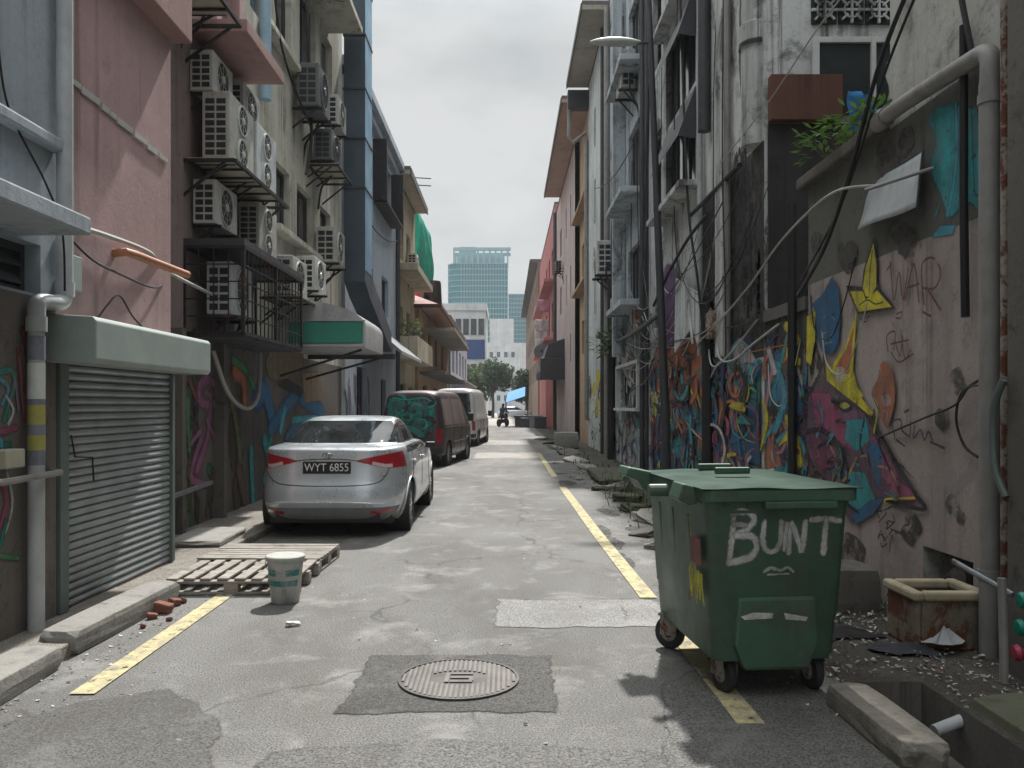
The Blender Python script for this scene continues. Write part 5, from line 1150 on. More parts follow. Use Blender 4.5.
m.build('lid', M['bin_lid'], bn, smooth=True, world=False)
for y in (.1,.42): m = MB(); m.box(-.11,.11,y-.02,y+.02,1.08,1.118); m.build('lid_grip', M['bin_green'], bn, bev=.008, world=False)
for sx in (-1, 1):
    m = MB(); m.tube([(sx*.42,.0,1.0),(sx*.56,.0,1.0)], .035, 12); m.build('trunnion', M['bin_green'], bn, bev=.008, world=False)
    m = MB(); m.tube([(sx*.40,.62,1.02),(sx*.50,.66,1.04),(sx*.52,.72,1.0)], .03, 8); m.build('hinge', M['bin_green'], bn, world=False)
m = MB()
m.prism([(-.42,.96),(-.42,1.07),(-.58,1.10),(-.60,1.05),(-.52,1.02),(-.48,.96)], 'y', .40, .66); m.build('handle', M['bin_green'], bn, bev=.008, world=False)
m = MB(); m.prism([(-.42,.98),(-.42,1.06),(-.50,1.08),(-.53,1.0),(-.47,.97)], 'y', -.5, -.3); m.build('handle', M['bin_green'], bn, bev=.008, world=False)
for (x, y, a) in ((-.24,-.40,.25),(.27,-.40,.1),(-.30,.42,.9),(.30,.42,-.3)):
    m = MB(); m.lathe([(0,-.025),(.075,-.025),(.095,-.022),(.10,-.01),(.10,.01),(.095,.022),(.075,.025),(0,.025)], (0,0,.10), 26, 'x'); wl = m.build('caster', M['binrubber'], bn, smooth=True, world=False); wl.location = (x, y, 0); wl.rotation_euler = (0,0,a)
    m = MB(); m.box(-.05,-.042,-.06,.05,.09,.215); m.box(.042,.05,-.06,.05,.09,.215); m.box(-.06,.06,-.07,.06,.205,.22); m.tube([(-.055,0,.10),(.055,0,.10)], .012, 8); m.lathe([(.028,-.03),(.05,-.028),(.05,.028),(.028,.03)], (0,0,.1), 16, 'x'); m.build('fork', M['rusty'], wl, world=False)
# spray paint on the bin
fy = lambda z: -(.549 + (z-.40)*.0735) if z > .4 else -.552
P = Paint(lambda u, v, l: (u, fy(v)-.030*(1 if .15 < v < .52 and abs(u) < .24 else 0)-l, v)); Wt = (.62,.63,.61); Wd = (.40,.43,.40)
ox, oz, sx, sz = -.30, .62, 1.0, 1.0
def B(pts, w=.026, c=Wt, **k): P.stroke([(a*1.0+.012, b+.035) for a, b in pts], w*1.15, c, raw=True, **k)
B([(-.265,.90),(-.275,.76),(-.285,.655)], .035); B([(-.275,.905),(-.20,.915),(-.155,.875),(-.19,.825),(-.255,.80)], .036); B([(-.25,.795),(-.16,.785),(-.135,.73),(-.18,.68),(-.285,.66)], .038)
B([(-.27,.855),(-.2,.845)], .03, Wd)
B([(-.095,.855),(-.10,.76),(-.075,.715),(-.03,.715),(-.005,.76),(.0,.86)], .034); B([(.045,.705),(.05,.85),(.085,.79),(.12,.71),(.135,.86)], .034); B([(.02,.72),(.03,.85)], .028)
B([(.165,.868),(.24,.872),(.325,.862)], .034); B([(.25,.865),(.245,.78),(.24,.70)], .036)
B([(-.09,.61),(-.05,.63),(.0,.615),(.04,.63),(.07,.61)], .02, Wd); B([(-.07,.595),(.05,.598)], .012, Wd)
P.build('graffiti', M['spray'], bn, world=False)
P = Paint(lambda u, v, l: (u, -.5705-l, v))
P.poly([(-.21,.425),(-.14,.445),(-.02,.44),(-.03,.412),(-.19,.408)], Wt, raw=True); P.poly([(.03,.44),(.17,.415),(.16,.395),(.04,.405)], Wt, raw=True); P.build('sticker', M['spray'], bn, world=False)
sxf = lambda z: -(.366 + (z-.41)*.0625)
P = Paint(lambda u, v, l: (sxf(v)-.024-l, u, v))
P.poly([(-.53,.81),(-.36,.80),(-.35,.67),(-.52,.66)], (.35,.09,.08), raw=True)
for k in range(9): P.stroke([(-.52+k*.026, .66-R.uniform(0,.05)),(-.51+k*.024,.56),(-.52+k*.026+R.uniform(-.03,.03),.46+R.uniform(0,.05))], .03, (.72,.70,.03), raw=True)
P.stroke([(-.36,.9),(-.37,.8)], .018, (.5,.5,.04), raw=True); P.stroke([(-.30,.50),(-.28,.46)], .03, (.4,.06,.05), raw=True)
P.build('graffiti', M['spray'], bn, world=False)

# ---------------- pallets
def pallet(label, loc, rz, wx, wy, along):
    root = thing('pallet', label, 'pallet', loc, 'pallets'); root.rotation_euler = rz; nd = 8
    L1, L2 = (wx, wy)
    # deck boards run along y when along else along x
    for i in range(nd):
        if R.random() < .0: continue
        t = (i+.5)/nd; m = MB()
        if along: x = -wx/2 + t*wx; m.box(x-.045, x+.045, -wy/2, wy/2, .115, .135)
        else: y = -wy/2 + t*wy; m.box(-wx/2, wx/2, y-.042, y+.042, .115, .135)
        b = m.build('board', M['wood'], root, bev=.003, world=False); b.rotation_euler = (R.uniform(-.006,.006), 0, R.uniform(-.012,.012)); b.location = (0,0,R.uniform(0,.004))
    for t in (-.46, 0, .46):
        m = MB()
        if along:
            y = t*wy; m.box(-wx/2, wx/2, y-.045, y+.045, .095, .114)
            for q in (-.45, 0, .45): m.box(q*wx-.06, q*wx+.06, y-.045, y+.045, .022, .094)
            m.box(-wx/2, wx/2, y-.045, y+.045, .002, .021)
        else:
            x = t*wx; m.box(x-.045, x+.045, -wy/2, wy/2, .095, .114)
            for q in (-.45, 0, .45): m.box(x-.045, x+.045, q*wy-.06, q*wy+.06, .022, .094)
            m.box(x-.045, x+.045, -wy/2, wy/2, .002, .021)
        m.build('bearer', M['wood'], root, bev=.003, world=False)
    return root
pallet('weathered wooden pallet nearer the camera with its boards pointing down the street', (-2.33, 7.32, .004), (0,0,math.radians(1)), 1.14, .84, True)
pallet('weathered wooden pallet farther back with its boards running across the street', (-2.36, 8.22, .004), (0,0,math.radians(-1.5)), 1.18, .84, False)
# ---------------- bucket
bk = thing('bucket', 'dirty white plastic bucket with teal print standing at the corner of the pallets', 'bucket', (-1.80, 6.66, 0))
m = MB(); m.lathe([(0,.004),(.108,.004),(.112,.012),(.143,.34),(.150,.342),(.154,.350),(.154,.372),(.147,.378),(.140,.372),(.108,.02),(0,.018)], (0,0,0), 40); m.build('shell', M['bucket'], bk, smooth=True, world=False)
m = MB()
for z, r, w_ in ((.17,.1285,.05),(.255,.1365,.05)):
    for a0, a1 in (((-2.6,-.5)) ,) if z < .2 else ((-2.7,-1.9),(-1.3,-.4)):
        k = 12; vs = []
        for i in range(k+1):
            a = a0+(a1-a0)*i/k; vs += [((r-.004)*math.cos(a), (r-.004)*math.sin(a), z-w_/2), ((r+.0015+w_*.045)*math.cos(a), (r+.0015+w_*.045)*math.sin(a), z+w_/2)]
        m.add(vs, [(2*i,2*i+2,2*i+3,2*i+1) for i in range(k)])
m.build('print', M['bucket_teal'], bk, world=False, fix=False)
m = MB(); m.lathe([(0,.385),(.15,.385),(.158,.378),(.158,.36),(.156,.36),(.152,.376),(0,.379)], (0,0,0), 40); m.build('lid', M['bucket'], bk, smooth=True, world=False)
m = MB(); m.tube([(.156*math.cos(a), .156*math.sin(a)-.0, .35-.09*math.sin((a-PI)/PI*PI) if True else 0) for a in np.linspace(PI, 2*PI, 14)], .0035, 6); m.build('handle', M['gray_metal'], bk, world=False)

# ---------------- manhole
mh = thing('manhole_cover', 'round ribbed iron manhole cover set in a dark patch of asphalt', 'manhole cover', (-.28, 4.77, .004))
m = MB(); m.lathe([(0,0),(.352,0),(.352,.012),(.335,.013),(.333,.006),(0,.006)], (0,0,0), 48); m.build('plate', simple('iron_plate', (.085,.08,.074), .65, .3, grime=.4, scale=7, rust=.1), mh, world=False)
m = MB()
for i in range(-11, 12):
    x = i*.029; h_ = math.sqrt(max(0, .325**2-x*x))
    if h_ > .03:
        if abs(x) < .17:
            b = math.sqrt(.17**2-x*x)*.62; m.box(x-.008,x+.008,-h_,-b-.02,.006,.0125); m.box(x-.008,x+.008,b+.02,h_,.006,.0125)
        else: m.box(x-.008,x+.008,-h_,h_,.006,.0125)
for (a0,a1,b0,b1) in ((-.08,-.055,-.08,.08),(-.05,.08,.055,.08),(-.05,.08,-.012,.012),(-.05,.08,-.08,-.055),(.06,.085,-.055,-.012)): m.box(a0,a1,b0,b1,.006,.0135)
m.build('rib', simple('iron_rib', (.135,.127,.115), .6, .3, grime=.3, scale=9), mh, world=False)

# ---------------- kerb stones and rubble
def rock(mb, c, size, rot, jit=.18, seed=0, sub=2):
    rr = random.Random(seed); bm = bmesh.new(); bmesh.ops.create_cube(bm, size=1); bmesh.ops.subdivide_edges(bm, edges=bm.edges, cuts=sub, use_grid_fill=True)
    Mx = Euler(rot).to_matrix(); vs = []
    for v in bm.verts:
        p = v.co.copy(); k = max(abs(p.x), abs(p.y), abs(p.z)); l = p.length; p *= (1 - .12*(l/.866)**3)
        p += Vector((rr.uniform(-1,1), rr.uniform(-1,1), rr.uniform(-1,1)))*jit/(sub+1)*.5
        vs.append(Vector(c) + Mx @ Vector((p.x*size[0], p.y*size[1], p.z*size[2])))
    fs = [[v.index for v in f.verts] for f in bm.faces]; bm.free(); mb.add(vs, fs)
def stone(name, label, c, size, rot, mat, seed, cat='kerb', group=None, jit=.12):
    m = MB(); rock(m, c, size, rot, jit, seed, 3); return tag(m.build(name, mat, bev=.006), label, cat, group)
stone('kerb_stone', 'broken concrete kerb stone at the left edge, nearer the camera', (-2.83, 4.35, .07), (.30,1.35,.15), (0,0,.02), M['concrete'], 1, jit=.06)
stone('kerb_stone', 'long worn concrete kerb stone running along the foot of the roller shutter', (-2.84, 5.98, .08), (.27,1.64,.17), (0,0,-.03), M['concrete'], 2, jit=.06)
stone('kerb_slab', 'flat pale concrete slab by the wall beside the saloon', (-3.35, 9.2, .12), (.6,1.1,.08), (0,0,.05), M['concrete'], 3, 'slab')
for i, (px, py, s_, lab) in enumerate(((140,613,.11,'largest red brick lump beside the kerb'),(128,619,.06,None),(152,606,.08,None),(118,628,.04,None),(161,603,.05,None),(145,621,.035,None))):
    x, y = G(px, py); stone('brick_fragment', lab or 'small crumbled brick fragment beside the left kerb', (x+.18, y, s_*.4), (s_*1.25, s_*.9, s_*.7), (.1*i,.2,.6*i), M['brick'], 20+i, 'brick', 'brick fragments by the kerb', .35)
x, y = G(293, 626); stone('paper_scrap', 'crumpled pale scrap of litter lying alone on the road below the bucket', (x, y, .016), (.10,.06,.03), (0,.1,.4), M['white_plastic'], 41, 'litter', None, .6)
stone('kerb_stone', 'heavy broken kerb block lying by the drain in front of the green bin', (1.82, 3.97, .055), (.23,.84,.15), (.0,.02,.03), M['kerb_brown'], 5, jit=.12)
stone('drain_wall', 'rough concrete ledge along the drain at the bottom right corner', (2.76, 3.35, -.10), (.66,2.3,.32), (0,0,.0), M['mossy'], 6, 'ledge', jit=.08)
stone('concrete_block', 'dark concrete plinth against the wall just behind the green bin', (2.62, 6.55, .16), (.56,.5,.36), (0,0,.03), M['concrete_dark'], 7, 'block', jit=.05)
SG = 'broken concrete slabs along the right kerb'
spots = [(648,522,.62,.34,.10,'broken kerb slab tilted beside the yellow line, just left of the green bin'),(638,535,.4,.25,.08,None),(655,548,.35,.3,.08,None),(622,500,.7,.4,.12,None),(612,490,.5,.4,.15,None),(600,478,.6,.5,.10,None),(585,470,.7,.4,.12,None),(630,512,.4,.3,.14,None),
         (572,462,.6,.5,.1,None),(566,455,.8,.5,.12,None),(556,449,.7,.6,.1,None),(549,444,.8,.6,.14,None),(543,440,.9,.6,.1,None),(596,490,.4,.3,.1,None),(660,535,.3,.3,.1,None)]
for i, (px, py, a, b, h_, lab) in enumerate(spots):
    x, y = G(px, py); stone('concrete_slab', lab or 'broken slab of concrete among the rubble along the right-hand kerb', (x+.1, y, h_*.4), (b*1.2, a, h_), (R.uniform(-.2,.2), R.uniform(-.28,.22), R.uniform(-.7,.7)), (M['concrete'], M['concrete_dark'], M['concrete'], M['mossy'])[i % 4], 60+i, 'slab', SG, .5)
stone('concrete_trough', 'pale concrete block standing at the foot of the wall below the dark awning', (2.2, 30.5, .3), (.9,1.2,.62), (0,0,0), M['concrete'], 90, 'block', jit=.05)
stone('mossy_slab', 'green mossy slab covering the drain beyond the bin', (2.3, 17.5, .1), (1.0,2.6,.12), (0.02,.02,0), M['mossy'], 91, 'slab', jit=.1)
# loose rubble, gravel and litter nobody could count
gm = MB(); rg = random.Random(5)
for i in range(1500):
    if i < 800: x, y = rg.uniform(1.95, 3.1), rg.uniform(4.3, 6.6)
    else: x, y = rg.gauss(1.9, .2), rg.uniform(4, 20)
    if 1.93 < x < 2.42 and y < 4.8: continue
    s_ = rg.uniform(.006, .022)*(1+.03*y); vs = [Vector((rg.uniform(-1,1), rg.uniform(-1,1), rg.uniform(0,1)))*s_ + Vector((x, y, .002)) for _ in range(5)]
    gm.add(vs, [(0,1,2),(0,2,3),(0,3,4),(1,2,4),(2,3,4),(0,1,4)], 0 if rg.random() < .6 else 1 if rg.random() < .8 else 2)
tag(gm.build('gravel', [M['concrete'], M['cloth_white'], M['brick']], fix=False), 'pale loose gravel and litter scattered round the bin and along the kerb', 'gravel', None, 'stuff')
lm = MB()
for i in range(420):
    x, y = rg.uniform(-2.9, 1.6), rg.uniform(3.2, 16); s_ = rg.uniform(.004, .013); a = rg.uniform(0, 6)
    if rg.random() < .55: x = -2.7 + abs(rg.gauss(0, .25)); y = rg.uniform(4, 9)
    lm.add([(x+s_*math.cos(a+k*1.57)*(1+.4*(k % 2)), y+s_*math.sin(a+k*1.57), .006+.006*(k == 1)) for k in range(4)], [(0,1,2,3)], rg.randrange(3))
tag(lm.build('debris', [M['concrete'], M['asphalt_dark'], M['cloth_white']], fix=False), 'fine specks of grit and litter on the road', 'grit', None, 'stuff')
wm = MB(); rw = random.Random(31)
for i in range(700):
    t = rw.random(); y = rw.choice([rw.uniform(5.5,9), rw.gauss(17,1.6), rw.gauss(12,1.5), rw.uniform(8,30)]); x = rw.gauss(2.15,.22) if t < .8 else rw.uniform(2.9,3.15); h_ = rw.uniform(.04,.16)*(1 if y < 9 else 1.6); a = rw.uniform(0,6.28); w_ = .006*(1+.06*y)
    if y < 4.9: continue
    p = Vector((x,y,0)); d = Vector((math.cos(a),math.sin(a),0)); tip = p + d*h_*.6*rw.random() + Vector((0,0,h_)); n_ = Vector((-d.y,d.x,0))*w_
    wm.add([p-n_, p+n_, p+(tip-p)*.6+n_*.7, tip, p+(tip-p)*.6-n_*.7], [(0,1,2,3,4)])
tag(wm.build('weeds', M['leaf'], fix=False), 'sparse green weeds and moss sprouting among the broken slabs on the right kerb', 'weeds', None, 'stuff')
# ---------------- black plastic scraps and crate
def scrap(label, c, r, mat, seed, lift=.05):
    rr = random.Random(seed); m = MB(); n = 12; vs = [(c[0], c[1], c[2]+lift)]
    for ring in (.5, 1):
        for j in range(n): a = 2*PI*j/n; q = r*ring*rr.uniform(.7,1.2); vs.append((c[0]+q*math.cos(a)*1.5, c[1]+q*math.sin(a), c[2]+lift*rr.uniform(.0,1.1)*(1.2-ring*.9)))
    fs = [(0, 1+j, 1+(j+1) % n) for j in range(n)] + [(1+j, 1+n+j, 1+n+(j+1) % n, 1+(j+1) % n) for j in range(n)]
    m.add(vs, fs); return tag(m.build('plastic_scrap', mat, smooth=True, fix=False), label, 'litter')
scrap('shiny black plastic bag flattened on the ground between the bin and the crate', (2.35, 5.75, .003), .18, M['cable'], 1)
scrap('dull black plastic sheet lying in front of the broken crate', (2.6, 5.35, .003), .15, M['cloth_dark'], 2)
scrap('grey crumpled plastic beside the foot of the thick grey pipe', (2.85, 5.35, .05), .1, M['sheet'], 3, .12)
M['foam_rim'] = simple('foam_rim', (.42,.37,.25), .85, grime=.7, scale=9, dirt=(.05,.035,.025), bump=.5)
ct = thing('foam_crate', 'filthy yellow-brown foam crate with a broken rim standing by the wall', 'crate', (2.89, 5.54, 0))
m = MB(); x0, x1, y0, y1, h_ = 2.66, 3.12, 5.34, 5.74, .37
for a in ((x0,x0+.04,y0,y1),(x1-.04,x1,y0,y1),(x0+.041,x1-.041,y0,y0+.04),(x0+.041,x1-.041,y1-.04,y1)): m.box(*a, .0, h_)
m.box(x0+.02,x1-.02,y0+.02,y1-.02,.002,.05); m.build('box', M['foam'], ct, bev=.012)
m = MB()
for a in ((x0-.025,x0+.05,y0-.025,y1+.02),(x1-.05,x1+.025,y0-.02,y1+.02),(x0+.052,x1-.052,y0-.027,y0+.05),(x0+.052,x1-.052,y1-.05,y1+.02)): m.box(*a, h_-.045, h_+.015)
m.build('rim', M['foam_rim'], ct, bev=.016)
# tilted grey sheet
ts = thing('tilted_sheet', 'thin bluish-grey plastic sheet hanging tilted off the right-hand wall', 'sheet', (2.9, 6.8, 3.2))
m = MB(); q = []
for (px, py, Y) in ((857,230,7.2),(872,182,7.25),(922,150,6.15),(916,206,6.1)):
    x, z = FP(px, py, Y); q.append((x, Y, z))
vs = []
for j in range(9):
    for i in range(13):
        u, v = i/12, j/8; a = Vector(q[0]).lerp(Vector(q[3]), u); b = Vector(q[1]).lerp(Vector(q[2]), u); p = a.lerp(b, v); p.x += .006*math.sin(v*PI*2+u*2); p.z += .008*math.sin(u*6); vs.append(p)
fs = [(j*13+i, j*13+i+1, (j+1)*13+i+1, (j+1)*13+i) for j in range(8) for i in range(12)]
m.add(vs, fs); so_ = m.build('panel', M['sheet'], ts, smooth=True, fix=False); sm = so_.modifiers.new('thick', 'SOLIDIFY'); sm.thickness = .006
m = MB(); m.tube([vs[12], vs[8*13+12]], .009, 6); m.tube([vs[8*13], vs[8*13+12]], .007, 6); m.build('edge_strip', M['dark_metal'], ts)
# torn white board on the white building
tb = MB(); ptsb = [(13.0,3.35),(14.9,3.9),(15.0,2.55),(13.6,2.9),(13.1,2.5)]
tb.prism(ptsb, 'x', 3.06, 3.09); tb.bar((3.03,13.4,2.6),(3.03,13.9,3.75),.03); tag(tb.build('torn_board', M['r_pale']), 'torn whitish board hanging over the mural on the white building', 'board')
# ---------------- street lamp
lp = thing('street_lamp', 'slightly leaning dark street lamp with a long pale oval head over the road', 'street lamp', (3.02, 15.5, 0))
m = MB(); m.tube([(3.02,15.5,0),(3.0,15.5,1.2),(2.68,15.5,9.3),(2.66,15.5,10.2)], .08, 12, radii=[.09,.085,.052,.045]); m.build('pole', M['lamp_pole'], lp, smooth=True)
m = MB(); m.tube([(2.70,15.5,8.45),(2.45,15.5,8.44)], .03, 8); m.build('arm', M['dark_metal'], lp, smooth=True)
m = MB(); n = 20; vs = []; K = 14
for i in range(K+1):
    t = i/K; x = 2.52 - t*.95; w_ = .125*math.sin(PI*min(1,max(0,t*.94+.04)))**.55+.004; hh = .085*math.sin(PI*min(1,max(0,t*.94+.04)))**.6+.004
    for j in range(n): a = 2*PI*j/n; zz = math.sin(a); vs.append((x, 15.5+w_*math.cos(a), 8.45 + .01*t + hh*(zz if zz > 0 else zz*.75)))
m.add(vs, [(i*n+j, i*n+(j+1) % n, (i+1)*n+(j+1) % n, (i+1)*n+j) for i in range(K) for j in range(n)] + [tuple(range(n)), tuple(range(K*n, K*n+n))[::-1]])
m.build('lamp_head', simple('lamp_shell', (.55,.58,.54), .45, grime=.25), lp, smooth=True)
# ---------------- terrace plants, laundry, wall fern
def plant(loc, label, seed, n=90, r=.28, h=.4, mat='leaf_bright', ls=.11):
    rr = random.Random(seed); root = thing('potted_plant' if False else 'plant', label, 'plant', loc); m = MB(); s_ = MB()
    for i in range(n):
        a = rr.uniform(0, 2*PI); t = rr.random()**.6; p = Vector((math.cos(a)*r*t, math.sin(a)*r*t, h*rr.uniform(.1,1)*(1-.4*t))); d = Vector((math.cos(a), math.sin(a), rr.uniform(-.6,.7))).normalized(); w_ = d.cross(Vector((0,0,1))).normalized()*ls*.22
        m.add([p, p+d*ls*.5+w_, p+d*ls, p+d*ls*.5-w_], [(0,1,2,3)])
        if i % 9 == 0: s_.tube([(0,0,-.02), tuple(p*.6), tuple(p)], .005, 4)
    m.build('foliage', M[mat], root, fix=False, world=False); s_.build('stem', M['trunk'], root, world=False)
plant((3.12,7.4,3.98), 'straggly green plant on the dark terrace edge, nearer the grey wall', 1)
plant((3.15,8.0,3.98), 'leafy green plant on the terrace edge left of the blue cloth', 2, 110, .3, .45)
plant((3.14,7.0,3.95), 'bright weed hanging over the terrace edge by the thick pipe end', 3, 60, .25, .3)
plant((3.05,23.6,3.0), 'green fern growing out of the wall beside the large pale air conditioner', 5, 160, .55, 1.0, 'leaf', .3)
plant((4.05,10.05,6.62), 'sprig of bright green leaves over the vent blocks at the top edge', 6, 50, .14, .22)
plant((-3.6,29.5,4.1), 'yellow-green plant on the balcony of the far cream building', 7, 120, .5, .7, 'leaf_bright', .22)
def cloth(name, label, c, w_, h_, mat, seed, ang=0):
    rr = random.Random(seed); m = MB(); vs = []; ca, sa = math.cos(ang), math.sin(ang)
    for j in range(8):
        for i in range(9):
            u = (i/8-.5)*w_; v = -j/7*h_; d = .03*math.sin(i*1.4+seed)+.02*math.sin(j+i); vs.append((c[0]+u*ca-d*sa, c[1]+u*sa+d*ca, c[2]+v+.03*math.sin(i*2.1)*(j/7)))
    m.add(vs, [(j*9+i, j*9+i+1, (j+1)*9+i+1, (j+1)*9+i) for j in range(7) for i in range(8)])
    o = m.build(name, mat, smooth=True, fix=False); s_ = o.modifiers.new('thick', 'SOLIDIFY'); s_.thickness = .004; return tag(o, label, 'cloth')
cloth('blue_cloth', 'blue cloth hanging over the terrace rail under the lattice vents', (3.55,8.2,4.72), .34, .42, M['cloth_blue'], 1, .5)
cloth('white_cloth', 'pale rag draped next to the blue cloth on the terrace', (3.62,7.6,4.75), .3, .4, M['cloth_white'], 2, .7)
for i, (y, z, mt, lab) in enumerate(((54.5,8.6,'cloth_pink','pink shirt hanging on the red building'),(55.6,7.4,'cloth_white','white washing hanging on the red building, upper piece'),(57,6.9,'cloth_white','white washing hanging on the red building beside the pink shirt'),(56,6.1,'cloth_white','lowest white washing on the red building above the satellite dish'))):
    cloth('laundry', lab, (2.4,y,z), 1.0, .8, M[mt], 5+i, .3)
ds = thing('satellite_dish', 'grey satellite dish on the red building above the dark awning', 'satellite dish', (2.9, 53.5, 5.2))
m = MB(); m.lathe([(0,.12),(.25,.09),(.5,0),(.5,-.015),(.25,.07),(0,.1)], (0,0,0), 24, 'y'); d_ = m.build('dish', M['pvc'], ds, smooth=True, world=False); d_.location = (-.75,-.9,-.1); d_.rotation_euler = (.5,0,.5)
m = MB(); m.tube([(.2,0,-.4),(-.4,-.4,-.4),(-.7,-.8,-.1)], .04, 6); m.build('arm', M['dark_metal'], ds, world=False)
# ---------------- far stall, rider
sl_ = thing('market_stall', 'stall shaded by a bright blue tarpaulin at the far right end of the street', 'stall', (1.1, 61, 0))
m = MB(); m.add([(-.15,59.5,1.75),(1.3,59.5,2.25),(1.4,63,3.0),(.1,63,2.6)], [(0,1,2,3)]); o = m.build('tarpaulin', M['blue_tarp'], sl_, fix=False); s_ = o.modifiers.new('thick', 'SOLIDIFY'); s_.thickness = .03
m = MB()
for x, y, z in ((-.1,59.6,2.05),(1.5,59.6,2.7),(-.05,62.9,2.2),(1.6,62.9,2.8)): m.tube([(x,y,0),(x,y,z)], .03, 6)
m.build('post', M['dark_metal'], sl_)
m = MB(); m.box(.5,1.9,60,62.5,.7,.8); m.box(.6,1.8,60.1,62.4,0,.7); m.build('counter', M['dark_metal'], sl_)
for i, (x, y, s_) in enumerate(((1.0,58.2,.7),(1.6,57.2,.9),(1.9,56,.8))):
    m = MB(); m.box(x,x+s_,y,y+s_,0,s_*.9); m.box(x-.03,x+s_+.03,y-.03,y+s_+.03,s_*.9,s_*.98); tag(m.build('crate', M['dark_metal'] if i != 1 else M['gray_metal'], bev=.02), ('small dark crate stacked beside the blue tarp stall','grey crate beside the blue tarp stall','dark crate against the red building near the stall')[i], 'crate')
mc = thing('motorcycle', 'small dark motorcycle ridden at the far end of the street', 'motorcycle', (-.3, 60.5, 0)); mc.rotation_euler = (0,0,math.radians(62))
m = MB()
for x in (-.62, .62): m.lathe([(0,-.03),(.2,-.05),(.27,-.05),(.3,0),(.27,.05),(.2,.05),(0,.03)], (x,0,.3), 18, 'y')
m.build('wheel', M['rubber'], mc, world=False)
m = MB(); m.tube([(-.62,0,.3),(-.3,0,.5),(.2,0,.45),(.5,0,.85),(.62,0,.3)], .05, 8); m.obox((-.2,0,.72), (.7,.22,.12)); m.obox((-.05,0,.42), (.45,.25,.28)); m.obox((.5,0,.8), (.12,.25,.3)); m.tube([(.42,-.3,1.0),(.45,0,.98),(.42,.3,1.0)], .02, 6); m.build('frame', M['car_black'], mc, world=False)
def person(label, loc, rz, joints, clothes):
    root = thing('person', label, 'person', loc); root.rotation_euler = (0,0,rz)
    names = list(joints); idx = {n_: i for i, n_ in enumerate(names)}
    me = bpy.data.meshes.new('body'); E = [('pelvis','chest'),('chest','neck'),('neck','head'),('head','crown'),('chest','shl'),('shl','ell'),('ell','hal'),('chest','shr'),('shr','elr'),('elr','har'),('pelvis','hpl'),('hpl','knl'),('knl','anl'),('anl','tol'),('pelvis','hpr'),('hpr','knr'),('knr','anr'),('anr','tor')]
    me.from_pydata([joints[n_][:3] for n_ in names], [(idx[a], idx[b]) for a, b in E], []); o = bpy.data.objects.new('body', me); COL.objects.link(o); o.parent = root
    sk = o.modifiers.new('skin', 'SKIN'); 
    for i, n_ in enumerate(names): r_ = joints[n_][3]; me.skin_vertices[0].data[i].radius = (r_, r_); me.skin_vertices[0].data[i].use_root = (n_ == 'pelvis')
    sb = o.modifiers.new('sub', 'SUBSURF'); sb.levels = 1; sb.render_levels = 1; me.materials.append(clothes); sk.use_smooth_shade = True
    m = MB(); hx, hy, hz, _ = joints['head']; m.lathe([(0,-.13),(.07,-.11),(.1,-.02),(.1,.06),(.06,.13),(0,.14)], (hx, hy, hz+.03), 14); m.build('helmet', M['car_black'], root, smooth=True, world=False)
person('rider in dark clothes and helmet sitting on the small motorcycle far down the street', (-.3,60.5,0), math.radians(62), {'pelvis':(-.25,0,.85,.15),'chest':(-.08,0,1.22,.17),'neck':(0,0,1.42,.07),'head':(.04,0,1.55,.09),'crown':(.04,0,1.64,.07),'shl':(-.03,.2,1.33,.07),'ell':(.15,.3,1.1,.05),'hal':(.4,.28,1.02,.04),'shr':(-.03,-.2,1.33,.07),'elr':(.15,-.3,1.1,.05),'har':(.4,-.28,1.02,.04),'hpl':(-.2,.11,.82,.1),'knl':(.2,.2,.68,.075),'anl':(.05,.2,.28,.05),'tol':(.2,.2,.24,.04),'hpr':(-.2,-.11,.82,.1),'knr':(.2,-.2,.68,.075),'anr':(.05,-.2,.28,.05),'tor':(.2,-.2,.24,.04)}, M['cloth_dark'])
# ================================================================== GRAFFITI (painted sheets lying on the walls)
c = C_
P = wallpaint(3.192)
# teal wash high on the wall
P.poly([(928,118),(940,106),(962,104),(985,116),(986,160),(985,214),(972,204),(962,208),(950,218),(941,196),(930,168),(936,140)], c['teal'], True)
P.stroke([(956,104),(957,160),(948,215)], .05, c['cyan']); P.stroke([(975,112),(978,190)], .09, c['teal']); P.poly([(931,238),(940,226),(956,225),(953,234)], c['cyan'])
P.stroke([(940,205),(936,216)], .02, c['cyan'])
# dark soot patches
rgn = random.Random(44)
for k in range(70):
    px, py = rgn.uniform(806, 872), rgn.uniform(385, 505)
    if py < 385 + (px-806)*.9 - 10: continue
    P.stroke([(px,py),(px+rgn.uniform(-10,10),py+rgn.uniform(-14,14)),(px+rgn.uniform(-12,14),py+rgn.uniform(-16,18))], rgn.uniform(.03,.14), sc(c[rgn.choice(['magenta','teal','purple','navy','salmon','black','dred','blue'])], rgn.uniform(.4,.9)), taper=.4)
